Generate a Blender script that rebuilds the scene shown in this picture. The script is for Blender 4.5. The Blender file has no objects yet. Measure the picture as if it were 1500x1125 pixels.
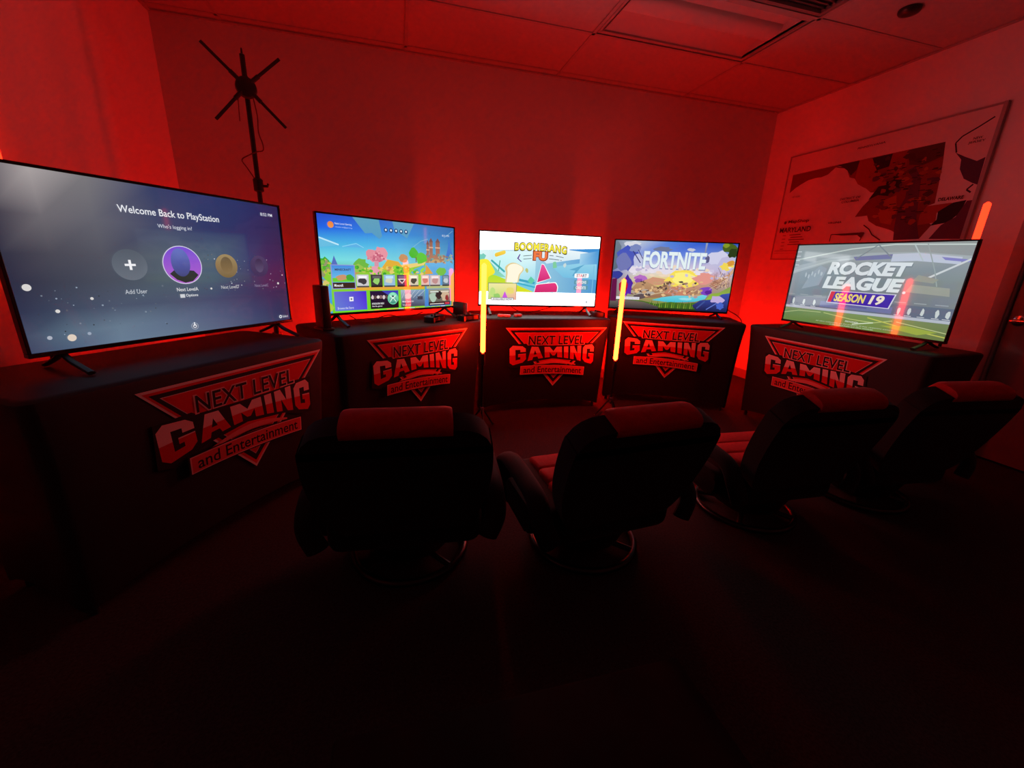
import bpy, bmesh, math, random
from mathutils import Vector, Matrix, Euler
random.seed(7)
S = bpy.context.scene
C = S.collection
PI = math.pi
R = math.radians

# ------------------------------------------------------------------ camera
F_PX, PITCH, ROLL, CAM_H, YAW = 597.586, R(16.4447), R(2.1844), 1.1229, R(-15.5)
cam_d = bpy.data.cameras.new('camera'); cam = bpy.data.objects.new('camera', cam_d); C.objects.link(cam)
cam_d.sensor_fit = 'HORIZONTAL'; cam_d.sensor_width = 36.0; cam_d.lens = F_PX / 1500 * 36.0
cam_d.clip_start = 0.02; cam_d.clip_end = 60
_s, _c, _cr, _sr = math.sin(PITCH), math.cos(PITCH), math.cos(ROLL), math.sin(ROLL)
_u, _v, _d = Vector((1, 0, 0)), Vector((0, _s, _c)), Vector((0, _c, -_s))
_right, _up = _u * _cr + _v * _sr, _v * _cr - _u * _sr
_m = Matrix((_right, _up, -_d)).transposed().to_4x4()
cam.matrix_world = Matrix.Translation((0, 0, CAM_H)) @ Matrix.Rotation(YAW, 4, 'Z') @ _m
S.camera = cam

# ------------------------------------------------------------------ world + view
wd = bpy.data.worlds.new('night'); S.world = wd; wd.use_nodes = True
wd.node_tree.nodes['Background'].inputs[0].default_value = (0.01, 0.008, 0.008, 1)
wd.node_tree.nodes['Background'].inputs[1].default_value = 0.05
vs = S.view_settings
vs.view_transform = 'Standard'; vs.look = 'None'; vs.gamma = 1.0; vs.exposure = 0.0; vs.use_curve_mapping = False
TUBE_RGB = (85.0, 0.97, 0.16)      # what a red light tube at full power gives off
SCREEN_GAIN = 1.0

# ------------------------------------------------------------------ helpers
def lin(c):
    return tuple(((x / 255) / 12.92) if x / 255 <= 0.04045 else (((x / 255) + 0.055) / 1.055) ** 2.4 for x in c)

def mat(name, col, rough=0.6, metal=0.0, spec=0.5, noise=0.0, nscale=20.0, bump=0.0, bscale=200.0, coat=0.0, sheen=0.0):
    m = bpy.data.materials.new(name); m.use_nodes = True
    nt = m.node_tree; b = nt.nodes['Principled BSDF']
    b.inputs['Base Color'].default_value = (*col, 1); b.inputs['Roughness'].default_value = rough
    b.inputs['Metallic'].default_value = metal; b.inputs['Specular IOR Level'].default_value = spec
    b.inputs['Coat Weight'].default_value = coat
    b.inputs['Sheen Weight'].default_value = sheen
    tc = nt.nodes.new('ShaderNodeTexCoord')
    if noise > 0:
        n = nt.nodes.new('ShaderNodeTexNoise'); n.inputs['Scale'].default_value = nscale; n.inputs['Detail'].default_value = 4
        nt.links.new(tc.outputs['Object'], n.inputs['Vector'])
        r = nt.nodes.new('ShaderNodeValToRGB')
        r.color_ramp.elements[0].position = 0.3; r.color_ramp.elements[1].position = 0.7
        r.color_ramp.elements[0].color = (*[max(0, x * (1 - noise)) for x in col], 1)
        r.color_ramp.elements[1].color = (*[min(1, x * (1 + noise)) for x in col], 1)
        nt.links.new(n.outputs['Fac'], r.inputs['Fac']); nt.links.new(r.outputs['Color'], b.inputs['Base Color'])
    if bump > 0:
        n2 = nt.nodes.new('ShaderNodeTexNoise'); n2.inputs['Scale'].default_value = bscale; n2.inputs['Detail'].default_value = 3
        nt.links.new(tc.outputs['Object'], n2.inputs['Vector'])
        bp = nt.nodes.new('ShaderNodeBump'); bp.inputs['Strength'].default_value = bump; bp.inputs['Distance'].default_value = 0.002
        nt.links.new(n2.outputs['Fac'], bp.inputs['Height']); nt.links.new(bp.outputs['Normal'], b.inputs['Normal'])
    return m

def emit(name, rgb):
    m = bpy.data.materials.new(name); m.use_nodes = True
    nt = m.node_tree; nt.nodes.remove(nt.nodes['Principled BSDF'])
    e = nt.nodes.new('ShaderNodeEmission'); mx = max(rgb)
    e.inputs[0].default_value = (*[x / mx for x in rgb], 1); e.inputs[1].default_value = mx
    nt.links.new(e.outputs[0], nt.nodes['Material Output'].inputs[0])
    return m

def attr_mat(name, emission):
    m = bpy.data.materials.new(name); m.use_nodes = True
    nt = m.node_tree; b = nt.nodes['Principled BSDF']
    a = nt.nodes.new('ShaderNodeAttribute'); a.attribute_name = 'Col'
    if emission:
        b.inputs['Base Color'].default_value = (0.01, 0.01, 0.012, 1); b.inputs['Roughness'].default_value = 0.05
        nt.links.new(a.outputs['Color'], b.inputs['Emission Color']); b.inputs['Emission Strength'].default_value = SCREEN_GAIN
    else:
        nt.links.new(a.outputs['Color'], b.inputs['Base Color']); b.inputs['Roughness'].default_value = 0.75
        b.inputs['Specular IOR Level'].default_value = 0.3
    return m

M = dict(
    wall=mat('painted_wall', (0.68, 0.66, 0.65), 0.75, noise=0.03, nscale=3, bump=0.08, bscale=160),
    tile=mat('ceiling_tile', (0.42, 0.41, 0.40), 0.9, noise=0.04, nscale=30, bump=0.4, bscale=120),
    tbar=mat('painted_metal_grid', (0.38, 0.37, 0.36), 0.8, spec=0.2),
    deck=mat('dark_deck', (0.05, 0.05, 0.05), 0.9),
    floor=mat('dark_carpet', (0.042, 0.036, 0.037), 0.95, spec=0.15, noise=0.35, nscale=120, bump=0.6, bscale=400),
    rear=mat('grey_wall_paint', (0.38, 0.37, 0.37), 0.8, noise=0.05, nscale=4),
    base=mat('vinyl_base', (0.30, 0.27, 0.26), 0.5),
    trim=mat('door_frame_paint', (0.30, 0.29, 0.29), 0.45),
    door=mat('door_paint', (0.26, 0.24, 0.235), 0.4),
    chrome=mat('brushed_metal', (0.75, 0.74, 0.73), 0.22, metal=1.0),
    black=mat('black_plastic', (0.012, 0.012, 0.013), 0.38),
    gloss=mat('black_gloss_plastic', (0.008, 0.008, 0.009), 0.15),
    bmetal=mat('black_metal', (0.015, 0.015, 0.016), 0.4),
    cloth=mat('black_spandex', (0.009, 0.008, 0.009), 0.62, spec=0.45, bump=0.1, bscale=900),
    fabric=mat('black_mesh_fabric', (0.006, 0.006, 0.006), 0.8, spec=0.2, bump=0.3, bscale=700, sheen=0.05),
    redfab=mat('red_fabric', (0.42, 0.012, 0.014), 0.8, spec=0.25, noise=0.12, nscale=60, bump=0.3, bscale=700),
    wood=mat('laminate_board', (0.25, 0.22, 0.20), 0.6),
    lens=mat('light_diffuser_off', (0.52, 0.50, 0.49), 0.45),
    dark=mat('dark_grille', (0.20, 0.19, 0.19), 0.6),
    paper=mat('poster_paper', (0.60, 0.58, 0.57), 0.45),
    white=mat('white_plastic', (0.72, 0.71, 0.70), 0.35),
    pinkp=mat('pink_plastic', (0.55, 0.22, 0.22), 0.4),
    boxm=mat('dark_box_top', (0.016, 0.012, 0.012), 0.9, spec=0.1, noise=0.2, nscale=12),
    cable=mat('cable_rubber', (0.012, 0.012, 0.012), 0.5),
    redcable=mat('dark_red_wire', (0.16, 0.01, 0.01), 0.5),
    tube=emit('red_light_tube', TUBE_RGB),
    tube_mid=emit('red_light_tube_medium', (150.0, 0.70, 0.20)),
    tube_back=emit('red_light_tube_strong', (330.0, 0.95, 0.30)),
    tube_dim=emit('red_light_tube_dimmed', (5.0, 0.11, 0.03)),
    ring=mat('dark_steel', (0.05, 0.05, 0.05), 0.3, metal=1.0),
    led=emit('white_led', (2.0, 2.0, 2.0)),
    screen=attr_mat('screen_picture', True),
    printm=attr_mat('printed_colour', False),
)

def link(name, me, parent=None, m=None):
    o = bpy.data.objects.new(name, me); C.objects.link(o)
    if parent is not None: o.parent = parent
    if m is not None: me.materials.append(m)
    return o

def obj(name, bm, m, parent=None, smooth=True, loc=None, rot=None):
    me = bpy.data.meshes.new(name)
    bmesh.ops.recalc_face_normals(bm, faces=bm.faces)
    bm.to_mesh(me); bm.free()
    if smooth:
        for p in me.polygons: p.use_smooth = True
        try: me.set_sharp_from_angle(angle=R(38))
        except Exception: pass
    o = link(name, me, parent, m)
    if loc: o.location = loc
    if rot: o.rotation_euler = rot
    return o

def tag(o, label, cat, group=None):
    o['label'] = label; o['category'] = cat
    if group: o['group'] = group
    return o

def thing(name, label, cat, loc=(0, 0, 0), rz=0.0, group=None):
    o = bpy.data.objects.new(name, None); C.objects.link(o); o.empty_display_size = 0.1
    o.location = loc; o.rotation_euler = (0, 0, rz)
    return tag(o, label, cat, group)

def struct(o):
    o['kind'] = 'structure'; return o

def copy_tree(o, parent=None):
    c = o.copy(); C.objects.link(c)
    if parent is not None: c.parent = parent
    for ch in list(o.children): copy_tree(ch, c)
    return c

def box(bm, x0, x1, y0, y1, z0, z1, bev=0.0, seg=2):
    r = bmesh.ops.create_cube(bm, size=1.0)
    vs_ = r['verts']
    for v in vs_:
        v.co = Vector(((x0 + x1) / 2 + v.co.x * (x1 - x0), (y0 + y1) / 2 + v.co.y * (y1 - y0), (z0 + z1) / 2 + v.co.z * (z1 - z0)))
    if bev > 0:
        es = list({e for v in vs_ for e in v.link_edges})
        bmesh.ops.bevel(bm, geom=es, offset=bev, segments=seg, profile=0.5, affect='EDGES', clamp_overlap=True)
    return bm

def nbox(*a, **k):
    return box(bmesh.new(), *a, **k)

def tube(bm, pts, rad, n=10, flat=None, cap=True):
    """sweep a round (or flattened: flat=(half width, half thickness)) section along a polyline"""
    pts = [Vector(p) for p in pts]; rings = []
    prev = None
    for i, p in enumerate(pts):
        t = (pts[min(i + 1, len(pts) - 1)] - pts[max(i - 1, 0)]).normalized()
        if prev is None:
            a = Vector((1, 0, 0)) if abs(t.x) < 0.9 else Vector((0, 1, 0))
            a = (a - t * a.dot(t)).normalized()
        else:
            a = (prev - t * prev.dot(t)).normalized()
        prev = a; b = t.cross(a)
        rr = rad[i] if isinstance(rad, (list, tuple)) else rad
        ra, rb = (flat if flat else (rr, rr))
        rings.append([bm.verts.new(p + a * math.cos(2 * PI * k / n) * ra + b * math.sin(2 * PI * k / n) * rb) for k in range(n)])
    for i in range(len(rings) - 1):
        for k in range(n):
            bm.faces.new((rings[i][k], rings[i][(k + 1) % n], rings[i + 1][(k + 1) % n], rings[i + 1][k]))
    if cap:
        bm.faces.new(rings[0][::-1]); bm.faces.new(rings[-1])
    return bm

def smooth_path(pts, n=6):
    P = [Vector(p) for p in pts]; out = []
    for i in range(len(P) - 1):
        p0, p1, p2, p3 = P[max(i - 1, 0)], P[i], P[i + 1], P[min(i + 2, len(P) - 1)]
        for k in range(n):
            t = k / n
            out.append(0.5 * ((2 * p1) + (p2 - p0) * t + (2 * p0 - 5 * p1 + 4 * p2 - p3) * t * t + (3 * p1 - p0 - 3 * p2 + p3) * t ** 3))
    out.append(P[-1]); return out

def lathe(bm, prof, n=24, c=(0, 0, 0)):
    rings = [[bm.verts.new((c[0] + r * math.cos(2 * PI * k / n), c[1] + r * math.sin(2 * PI * k / n), c[2] + z)) for k in range(n)] for r, z in prof]
    for i in range(len(rings) - 1):
        for k in range(n):
            bm.faces.new((rings[i][k], rings[i][(k + 1) % n], rings[i + 1][(k + 1) % n], rings[i + 1][k]))
    bm.faces.new(rings[0][::-1]); bm.faces.new(rings[-1])
    return bm

def plate(outline, y0, y1, bev, seg=3):
    """outline in (x, z), thick from y0 to y1, rims rounded"""
    bm = bmesh.new()
    a = [bm.verts.new((x, y0, z)) for x, z in outline]; b = [bm.verts.new((x, y1, z)) for x, z in outline]
    n = len(a); fa = bm.faces.new(a); fb = bm.faces.new(b[::-1])
    for k in range(n): bm.faces.new((a[k], b[k], b[(k + 1) % n], a[(k + 1) % n]))
    es = [e for f in (fa, fb) for e in f.edges]
    if bev > 0: bmesh.ops.bevel(bm, geom=es, offset=bev, segments=seg, profile=0.5, affect='EDGES', clamp_overlap=True)
    return bm

def round_outline(pts, rads, seg=6):
    out = []; n = len(pts)
    for i, p in enumerate(pts):
        p = Vector(p); a = Vector(pts[i - 1]); b = Vector(pts[(i + 1) % n]); r = rads[i]
        if r <= 0: out.append(tuple(p)); continue
        d1 = (a - p).normalized(); d2 = (b - p).normalized()
        q1 = p + d1 * r; q2 = p + d2 * r
        for k in range(seg + 1):
            t = k / seg
            out.append(tuple(q1 * (1 - t) ** 2 + p * 2 * t * (1 - t) + q2 * t * t))
    return out

# flat pictures: polygons in u (0..1), v (0..1) with a colour each, every layer a hair proud of the last
_text_cache = {}
def text_geo(body, bold=0.0, shear=0.0, spacing=1.0):
    key = (body, bold, shear, spacing)
    if key in _text_cache: return _text_cache[key]
    cu = bpy.data.curves.new('lettering', 'FONT'); cu.body = body; cu.size = 1.0; cu.offset = bold
    cu.shear = shear; cu.space_character = spacing; cu.resolution_u = 3; cu.fill_mode = 'FRONT' if hasattr(cu, 'fill_mode') else cu.fill_mode
    o = bpy.data.objects.new('lettering', cu); C.objects.link(o)
    dg = bpy.context.evaluated_depsgraph_get()
    me = bpy.data.meshes.new_from_object(o.evaluated_get(dg))
    vs_ = [(v.co.x, v.co.y) for v in me.vertices]; fs = [tuple(p.vertices) for p in me.polygons]
    bpy.data.objects.remove(o); bpy.data.curves.remove(cu); bpy.data.meshes.remove(me)
    xs = [v[0] for v in vs_]; ys = [v[1] for v in vs_]
    r = (vs_, fs, (min(xs), max(xs), min(ys), max(ys)))
    _text_cache[key] = r
    return r

class Pic:
    def __init__(self, w, h, step=0.00012):
        self.w, self.h, self.step, self.n = w, h, step, 0
        self.v, self.f, self.c = [], [], []
    def _add(self, pts, faces, cols, layer=None):
        if layer is None: self.n += 1; layer = self.n
        o = len(self.v)
        for (u, v) in pts: self.v.append((u, v, layer * self.step))
        for f in faces:
            self.f.append([o + i for i in f]); self.c.append([cols[i] for i in f])
    def poly(self, pts, col, col2=None):
        """col2 set: colour fades from the lowest to the highest v"""
        c1 = lin(col); c2 = lin(col2) if col2 else c1
        lo = min(p[1] for p in pts); hi = max(p[1] for p in pts); d = (hi - lo) or 1
        cols = [tuple(a + (b - a) * (p[1] - lo) / d for a, b in zip(c1, c2)) for p in pts]
        self._add(pts, [list(range(len(pts)))], cols)
    def quad(self, pts, cols):
        self._add(pts, [[0, 1, 2, 3]], [lin(c) for c in cols])
    def rect(self, u0, v0, u1, v1, col, col2=None):
        self.poly([(u0, v0), (u1, v0), (u1, v1), (u0, v1)], col, col2)
    def grid(self, us, vs_, cols):
        """cols[row][col] from the bottom row up"""
        pts = [(u, v) for v in vs_ for u in us]; n = len(us)
        fs = [[j * n + i, j * n + i + 1, (j + 1) * n + i + 1, (j + 1) * n + i] for j in range(len(vs_) - 1) for i in range(n - 1)]
        self._add(pts, fs, [lin(c) for row in cols for c in row])
    def oval(self, u, v, r, col, col2=None, n=24, ru=None):
        """r in metres so that circles stay round"""
        ru = ru or r
        self.poly([(u + ru / self.w * math.cos(2 * PI * k / n), v + r / self.h * math.sin(2 * PI * k / n)) for k in range(n)], col, col2)
    def blob(self, u, v, ru, rv, col, seed, n=14, col2=None, jag=0.25):
        rnd = random.Random(seed)
        self.poly([(u + ru * (1 + rnd.uniform(-jag, jag)) * math.cos(2 * PI * k / n), v + rv * (1 + rnd.uniform(-jag, jag)) * math.sin(2 * PI * k / n)) for k in range(n)], col, col2)
    def line(self, pts, t, col):
        """t in metres"""
        for i in range(len(pts) - 1):
            a = Vector((pts[i][0] * self.w, pts[i][1] * self.h)); b = Vector((pts[i + 1][0] * self.w, pts[i + 1][1] * self.h))
            d = (b - a).normalized(); nrm = Vector((-d.y, d.x)) * t / 2
            q = [a - nrm, b - nrm, b + nrm, a + nrm]
            self.poly([(p.x / self.w, p.y / self.h) for p in q], col)
    def text(self, s, u0, v0, u1, v1, col, bold=0.0, shear=0.0, spacing=1.0, warp=None, col2=None, keep=False):
        vs_, fs, (x0, x1, y0, y1) = text_geo(s, bold, shear, spacing)
        pts = [(u0 + (x - x0) / (x1 - x0) * (u1 - u0), v0 + (y - y0) / (y1 - y0) * (v1 - v0)) for x, y in vs_]
        c1 = lin(col); c2 = lin(col2) if col2 else c1
        cols = [tuple(a + (b - a) * (p[1] - v0) / (v1 - v0) for a, b in zip(c1, c2)) for p in pts]
        if warp: pts = [warp(u, v) for u, v in pts]
        self._add(pts, fs, cols)
    def build(self, name, m, parent, mapper):
        me = bpy.data.meshes.new(name)
        me.from_pydata([mapper(*p) for p in self.v], [], self.f)
        a = me.color_attributes.new('Col', 'FLOAT_COLOR', 'CORNER')
        i = 0
        for p, cs in zip(me.polygons, self.c):
            for k in range(len(cs)):
                a.data[p.loop_start + k].color = (*cs[k], 1)
        me.update()
        return link(name, me, parent, m)

# ------------------------------------------------------------------ room shell
X0, X1, Y0, Y1, ZC = -1.522, 3.635, -1.40, 3.766, 2.63
TH = 0.10
struct(obj('floor', nbox(X0 - TH, X1 + TH, Y0 - TH, Y1 + TH, -0.08, 0.0), M['floor'], smooth=False))
struct(obj('wall_back', nbox(X0 - TH, X1 + TH, Y1, Y1 + TH, 0, ZC + 0.15), M['wall'], smooth=False))
struct(obj('wall_left', nbox(X0 - TH, X0, Y0, Y1, 0, ZC + 0.15), M['wall'], smooth=False))
struct(obj('wall_front', nbox(X0 - TH, X1 + TH, Y0 - TH, Y0, 0, ZC + 0.15), M['rear'], smooth=False))
# right wall with the door opening
DY0, DY1, DZ = 0.78, 1.685, 2.04
bm = bmesh.new()
box(bm, X1, X1 + TH, DY1, Y1, 0, ZC + 0.15); box(bm, X1, X1 + TH, Y0, DY0, 0, ZC + 0.15); box(bm, X1, X1 + TH, DY0, DY1, DZ, ZC + 0.15)
struct(obj('wall_right', bm, M['wall'], smooth=False))
door = struct(obj('door_1', nbox(X1 + 0.025, X1 + 0.065, DY0 + 0.012, DY1 - 0.012, 0.012, DZ - 0.012, bev=0.002), M['door'], smooth=False))
bm = bmesh.new(); FW = 0.062
for (a, b, z0, z1) in ((DY1 - 0.006, DY1 + FW, 0.0, DZ + FW), (DY0 - FW, DY0 + 0.006, 0.0, DZ + FW), (DY0 - FW, DY1 + FW, DZ - 0.006, DZ + FW)):
    box(bm, X1 - 0.022, X1 + 0.0, a, b, z0, z1, bev=0.006)
obj('door_frame', bm, M['trim'], door)
bm = bmesh.new()
tube(bm, [(X1 + 0.028, 1.625, 0.90), (X1 - 0.035, 1.625, 0.90)], 0.011)
tube(bm, smooth_path([(X1 - 0.035, 1.632, 0.90), (X1 - 0.045, 1.60, 0.90), (X1 - 0.045, 1.50, 0.897)], 5), 0.010)
hd = obj('door_handle', bm, M['chrome'], door)
bm = lathe(bmesh.new(), [(0.032, -0.005), (0.032, 0.004), (0.026, 0.008)], 20)
for v in bm.verts: v.co = Vector((X1 + 0.02 - v.co.z, 1.625 + v.co.x, 0.90 + v.co.y))
obj('handle_rose', bm, M['chrome'], door)
# baseboards
struct(obj('baseboard_back', nbox(X0, X1, Y1 - 0.010, Y1, 0, 0.095, bev=0.003), M['base'], smooth=False))
struct(obj('baseboard_left', nbox(X0, X0 + 0.010, Y0, Y1 - 0.011, 0, 0.095, bev=0.003), M['base'], smooth=False))
struct(obj('baseboard_right', nbox(X1 - 0.010, X1, DY1 + FW + 0.002, Y1 - 0.011, 0, 0.095, bev=0.003), M['base'], smooth=False))
# ceiling: deck, lay-in tiles, T-bars, wall angle
deck = struct(obj('ceiling', nbox(X0 - TH, X1 + TH, Y0 - TH, Y1 + TH, ZC + 0.15, ZC + 0.2), M['deck'], smooth=False))
GX = [X0, -1.106, 0.111, 1.328, 2.545, X1]
GY = [Y1, 3.68, 3.07, 2.46, 1.85, 1.24, 0.63, 0.02, -0.59, Y0]
tile_cache = {}
for i in range(5):
    for j in range(9):
        x0, x1, y1, y0 = GX[i], GX[i + 1], GY[j], GY[j + 1]
        if i == 3 and j == 2: continue                       # the light sits here
        cells = [(x0, x1)]
        if i == 3 and j == 3: cells = [(x0, 1.936)]          # half a tile, the air grille takes the other half
        for (a, b) in cells:
            w, d = b - a - 0.006, y1 - y0 - 0.006
            key = (round(w, 3), round(d, 3))
            if key not in tile_cache:
                me = bpy.data.meshes.new('ceiling_tile'); bm_ = nbox(-w / 2, w / 2, -d / 2, d / 2, 0, 0.016, bev=0.003, seg=1)
                bm_.to_mesh(me); bm_.free(); me.materials.append(M['tile']); tile_cache[key] = me
            t = link('ceiling_tile', tile_cache[key], deck)
            t.location = ((a + b) / 2, (y0 + y1) / 2, ZC + random.uniform(-0.0008, 0.0015))
            t.rotation_euler = (random.uniform(-0.003, 0.003), random.uniform(-0.0015, 0.0015), 0)
def bar(name, x0, x1, y0, y1):
    obj(name, nbox(x0, x1, y0, y1, ZC - 0.005, ZC + 0.0005, bev=0.001, seg=1), M['tbar'], deck, smooth=False)
for x in GX[1:-1]: bar('grid_bar', x - 0.012, x + 0.012, Y0, Y1)
for y in GY[1:-1]: bar('grid_bar', X0, X1, y - 0.012, y + 0.012)
bar('grid_bar', 1.936 - 0.012, 1.936 + 0.012, 1.85, 2.46)
struct(obj('trim_1', nbox(X0, X1, Y1 - 0.022, Y1, ZC - 0.012, ZC - 0.002, bev=0.001, seg=1), M['tbar'], smooth=False))
struct(obj('trim_2', nbox(X1 - 0.022, X1, Y0, Y1 - 0.022, ZC - 0.012, ZC - 0.002, bev=0.001, seg=1), M['tbar'], smooth=False))
struct(obj('trim_3', nbox(X0, X0 + 0.022, Y0, Y1 - 0.022, ZC - 0.012, ZC - 0.002, bev=0.001, seg=1), M['tbar'], smooth=False))
# recessed light, switched off
lt = thing('ceiling_light', 'unlit recessed white ceiling light fitting with a raised centre basket in the tile grid', 'ceiling light', ((1.328 + 2.545) / 2, (2.46 + 3.07) / 2, ZC))
hw, hd_ = 0.590, 0.288
bm = bmesh.new()
for (a, b, c, d) in ((-hw, hw, -hd_, -hd_ + 0.03), (-hw, hw, hd_ - 0.03, hd_), (-hw, -hw + 0.03, -hd_ + 0.03, hd_ - 0.03), (hw - 0.03, hw, -hd_ + 0.03, hd_ - 0.03)):
    box(bm, a, b, c, d, 0.0, 0.02, bev=0.002, seg=1)
obj('frame', bm, M['tbar'], lt, smooth=False)
for s in (-1, 1):
    bm = bmesh.new(); prof = [(s * (hd_ - 0.03), 0.012), (s * 0.22, 0.035), (s * 0.17, 0.055), (s * 0.12, 0.066), (s * 0.085, 0.060)]
    ra = [bm.verts.new((-hw + 0.03, y, z)) for y, z in prof]; rb = [bm.verts.new((hw - 0.03, y, z)) for y, z in prof]
    for k in range(len(prof) - 1): bm.faces.new((ra[k], rb[k], rb[k + 1], ra[k + 1]))
    obj('reflector', bm, M['lens'], lt)
bm = bmesh.new(); prof = [(0.085 * math.cos(PI * k / 8), 0.060 - 0.045 * math.sin(PI * k / 8)) for k in range(9)]
ra = [bm.verts.new((-hw + 0.03, y, z)) for y, z in prof]; rb = [bm.verts.new((hw - 0.03, y, z)) for y, z in prof]
for k in range(8): bm.faces.new((ra[k], rb[k], rb[k + 1], ra[k + 1]))
obj('diffuser', bm, M['lens'], lt)
obj('end_plate', nbox(-hw + 0.02, -hw + 0.03, -hd_ + 0.03, hd_ - 0.03, 0.0, 0.07), M['lens'], lt, smooth=False)
obj('housing', nbox(-hw + 0.005, hw - 0.005, -hd_ + 0.005, hd_ - 0.005, 0.072, 0.080), M['lens'], lt, smooth=False)
obj('end_plate', nbox(hw - 0.03, hw - 0.02, -hd_ + 0.03, hd_ - 0.03, 0.0, 0.07), M['lens'], lt, smooth=False)
# air return grille
vt = thing('ceiling_vent', 'dark square air return grille set in the ceiling beside the light fitting', 'air vent', (2.2405, 2.155, ZC))
q = 0.290
bm = bmesh.new()
for (a, b, c, d) in ((-q, q, -q, -q + 0.025), (-q, q, q - 0.025, q), (-q, -q + 0.025, -q + 0.025, q - 0.025), (q - 0.025, q, -q + 0.025, q - 0.025)):
    box(bm, a, b, c, d, 0.0, 0.02)
obj('frame', bm, M['dark'], vt, smooth=False)
obj('backing', nbox(-q + 0.02, q - 0.02, -q + 0.02, q - 0.02, 0.024, 0.030), M['dark'], vt, smooth=False)
for k in range(16):
    y = -q + 0.045 + k * 0.0325
    o = obj('slat', nbox(-q + 0.025, q - 0.025, -0.011, 0.011, -0.001, 0.001), M['dark'], vt, smooth=False, loc=(0, y, 0.012), rot=(R(35), 0, 0))
bm = lathe(bmesh.new(), [(0.055, 0.0), (0.055, -0.012), (0.048, -0.022), (0.030, -0.028), (0.012, -0.030)], 28)
tag(obj('ceiling_sensor', bm, M['black'], loc=(2.935, 2.22, ZC - 0.001)), 'small round black fitting on the ceiling right of the air grille', 'sensor')

# ------------------------------------------------------------------ printed map on the right wall
MW, MH = 1.463, 0.906
mp = thing('wall_map', 'large framed state map poster with dark county colours hung on the right wall', 'poster', (X1 - 0.004, 2.75, 1.266), R(-90))
def map_xyz(u, v, z): return ((u - 0.5) * MW, -0.008 - z, v * MH)
obj('board', nbox(-MW / 2, MW / 2, -0.008, 0.004, 0, MH, bev=0.001, seg=1), M['paper'], mp, smooth=False)
bm = bmesh.new()
for (a, b, c, d) in ((-MW / 2 - 0.012, MW / 2 + 0.012, -0.012, 0.0), (-MW / 2 - 0.012, MW / 2 + 0.012, MH, MH + 0.012), (-MW / 2 - 0.012, -MW / 2, 0, MH)):
    box(bm, a, b, -0.012, 0.004, c, d)
box(bm, MW / 2, MW / 2 + 0.020, -0.020, 0.004, -0.012, MH + 0.012)
obj('frame', bm, M['trim'], mp, smooth=False)
mk = Pic(MW, MH, 0.00006)
COUNTY = [(120, 45, 40), (175, 85, 40), (150, 60, 45), (60, 30, 50), (70, 40, 40), (160, 95, 45), (105, 60, 95), (95, 50, 50), (140, 70, 50)]
def mpoly(pts, c): mk.poly(pts, c)
# state outline, filled by patches of county colours
mpoly([(.034, .83), (.036, .657), (.075, .70), (.108, .724), (.15, .75), (.197, .758), (.235, .755), (.274, .768), (.30, .80), (.313, .818), (.35, .814), (.375, .79), (.311, .836)], (112, 40, 34))
mpoly([(.311, .836), (.826, .837), (.841, .684), (.85, .541), (.857, .405), (.829, .39), (.818, .322), (.87, .246), (.836, .148), (.723, .145), (.734, .193), (.70, .225), (.661, .248), (.62, .27), (.576, .314), (.561, .36), (.497, .358), (.51, .40), (.526, .445), (.55, .49), (.579, .544), (.546, .551), (.516, .591), (.504, .60), (.466, .637), (.443, .687), (.41, .707), (.388, .77), (.35, .814)], (118, 44, 38))
mpoly([(.311, .836), (.445, .835), (.44, .76), (.415, .72), (.388, .77), (.35, .814)], (62, 30, 30))
mpoly([(.445, .835), (.511, .83), (.549, .723), (.60, .66), (.583, .596), (.546, .551), (.516, .591), (.466, .637), (.443, .70)], (146, 66, 38))
mpoly([(.511, .83), (.608, .834), (.606, .737), (.549, .723)], (42, 26, 40))
mpoly([(.608, .834), (.68, .835), (.69, .70), (.645, .66), (.606, .72)], (134, 50, 40))
mpoly([(.68, .835), (.826, .837), (.835, .74), (.76, .70), (.70, .72)], (78, 44, 40))
mpoly([(.645, .654), (.691, .631), (.685, .561), (.659, .495), (.589, .52), (.545, .49), (.583, .596)], (38, 22, 22))
mpoly([(.76, .70), (.838, .72), (.85, .541), (.855, .43), (.80, .44), (.775, .54)], (124, 52, 42))
mpoly([(.62, .47), (.68, .50), (.70, .38), (.69, .27), (.64, .29), (.61, .38)], (150, 84, 40))
mpoly([(.497, .358), (.526, .445), (.60, .48), (.62, .38), (.576, .314), (.561, .36)], (120, 38, 32))
mpoly([(.695, .68), (.736, .609), (.72, .533), (.724, .471), (.705, .38), (.71, .264), (.723, .145), (.836, .148), (.799, .305), (.784, .458), (.77, .60), (.73, .70)], (84, 44, 70))
mpoly([(.829, .39), (.923, .397), (.934, .362), (.877, .333), (.883, .264), (.813, .252), (.81, .33)], (150, 62, 44))
mpoly([(.928, .396), (.975, .405), (.966, .319), (.931, .258), (.865, .241), (.885, .283), (.881, .342)], (32, 18, 28))
mpoly([(.978, .40), (.996, .40), (.996, .136), (.876, .145), (.908, .241), (.955, .293)], (92, 46, 76))
mpoly([(.879, .745), (.92, .704), (.967, .662), (.993, .679), (.996, .501), (.975, .518), (.94, .554), (.914, .625), (.908, .69)], (72, 50, 76))
mk.line([(.981, .932), (.935, .889), (.886, .849), (.868, .812), (.882, .744)], 0.009, (56, 40, 54))
mk.line([(.981, .508), (.963, .476), (.981, .454)], 0.010, (56, 40, 54))
rnd = random.Random(3)
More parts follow.
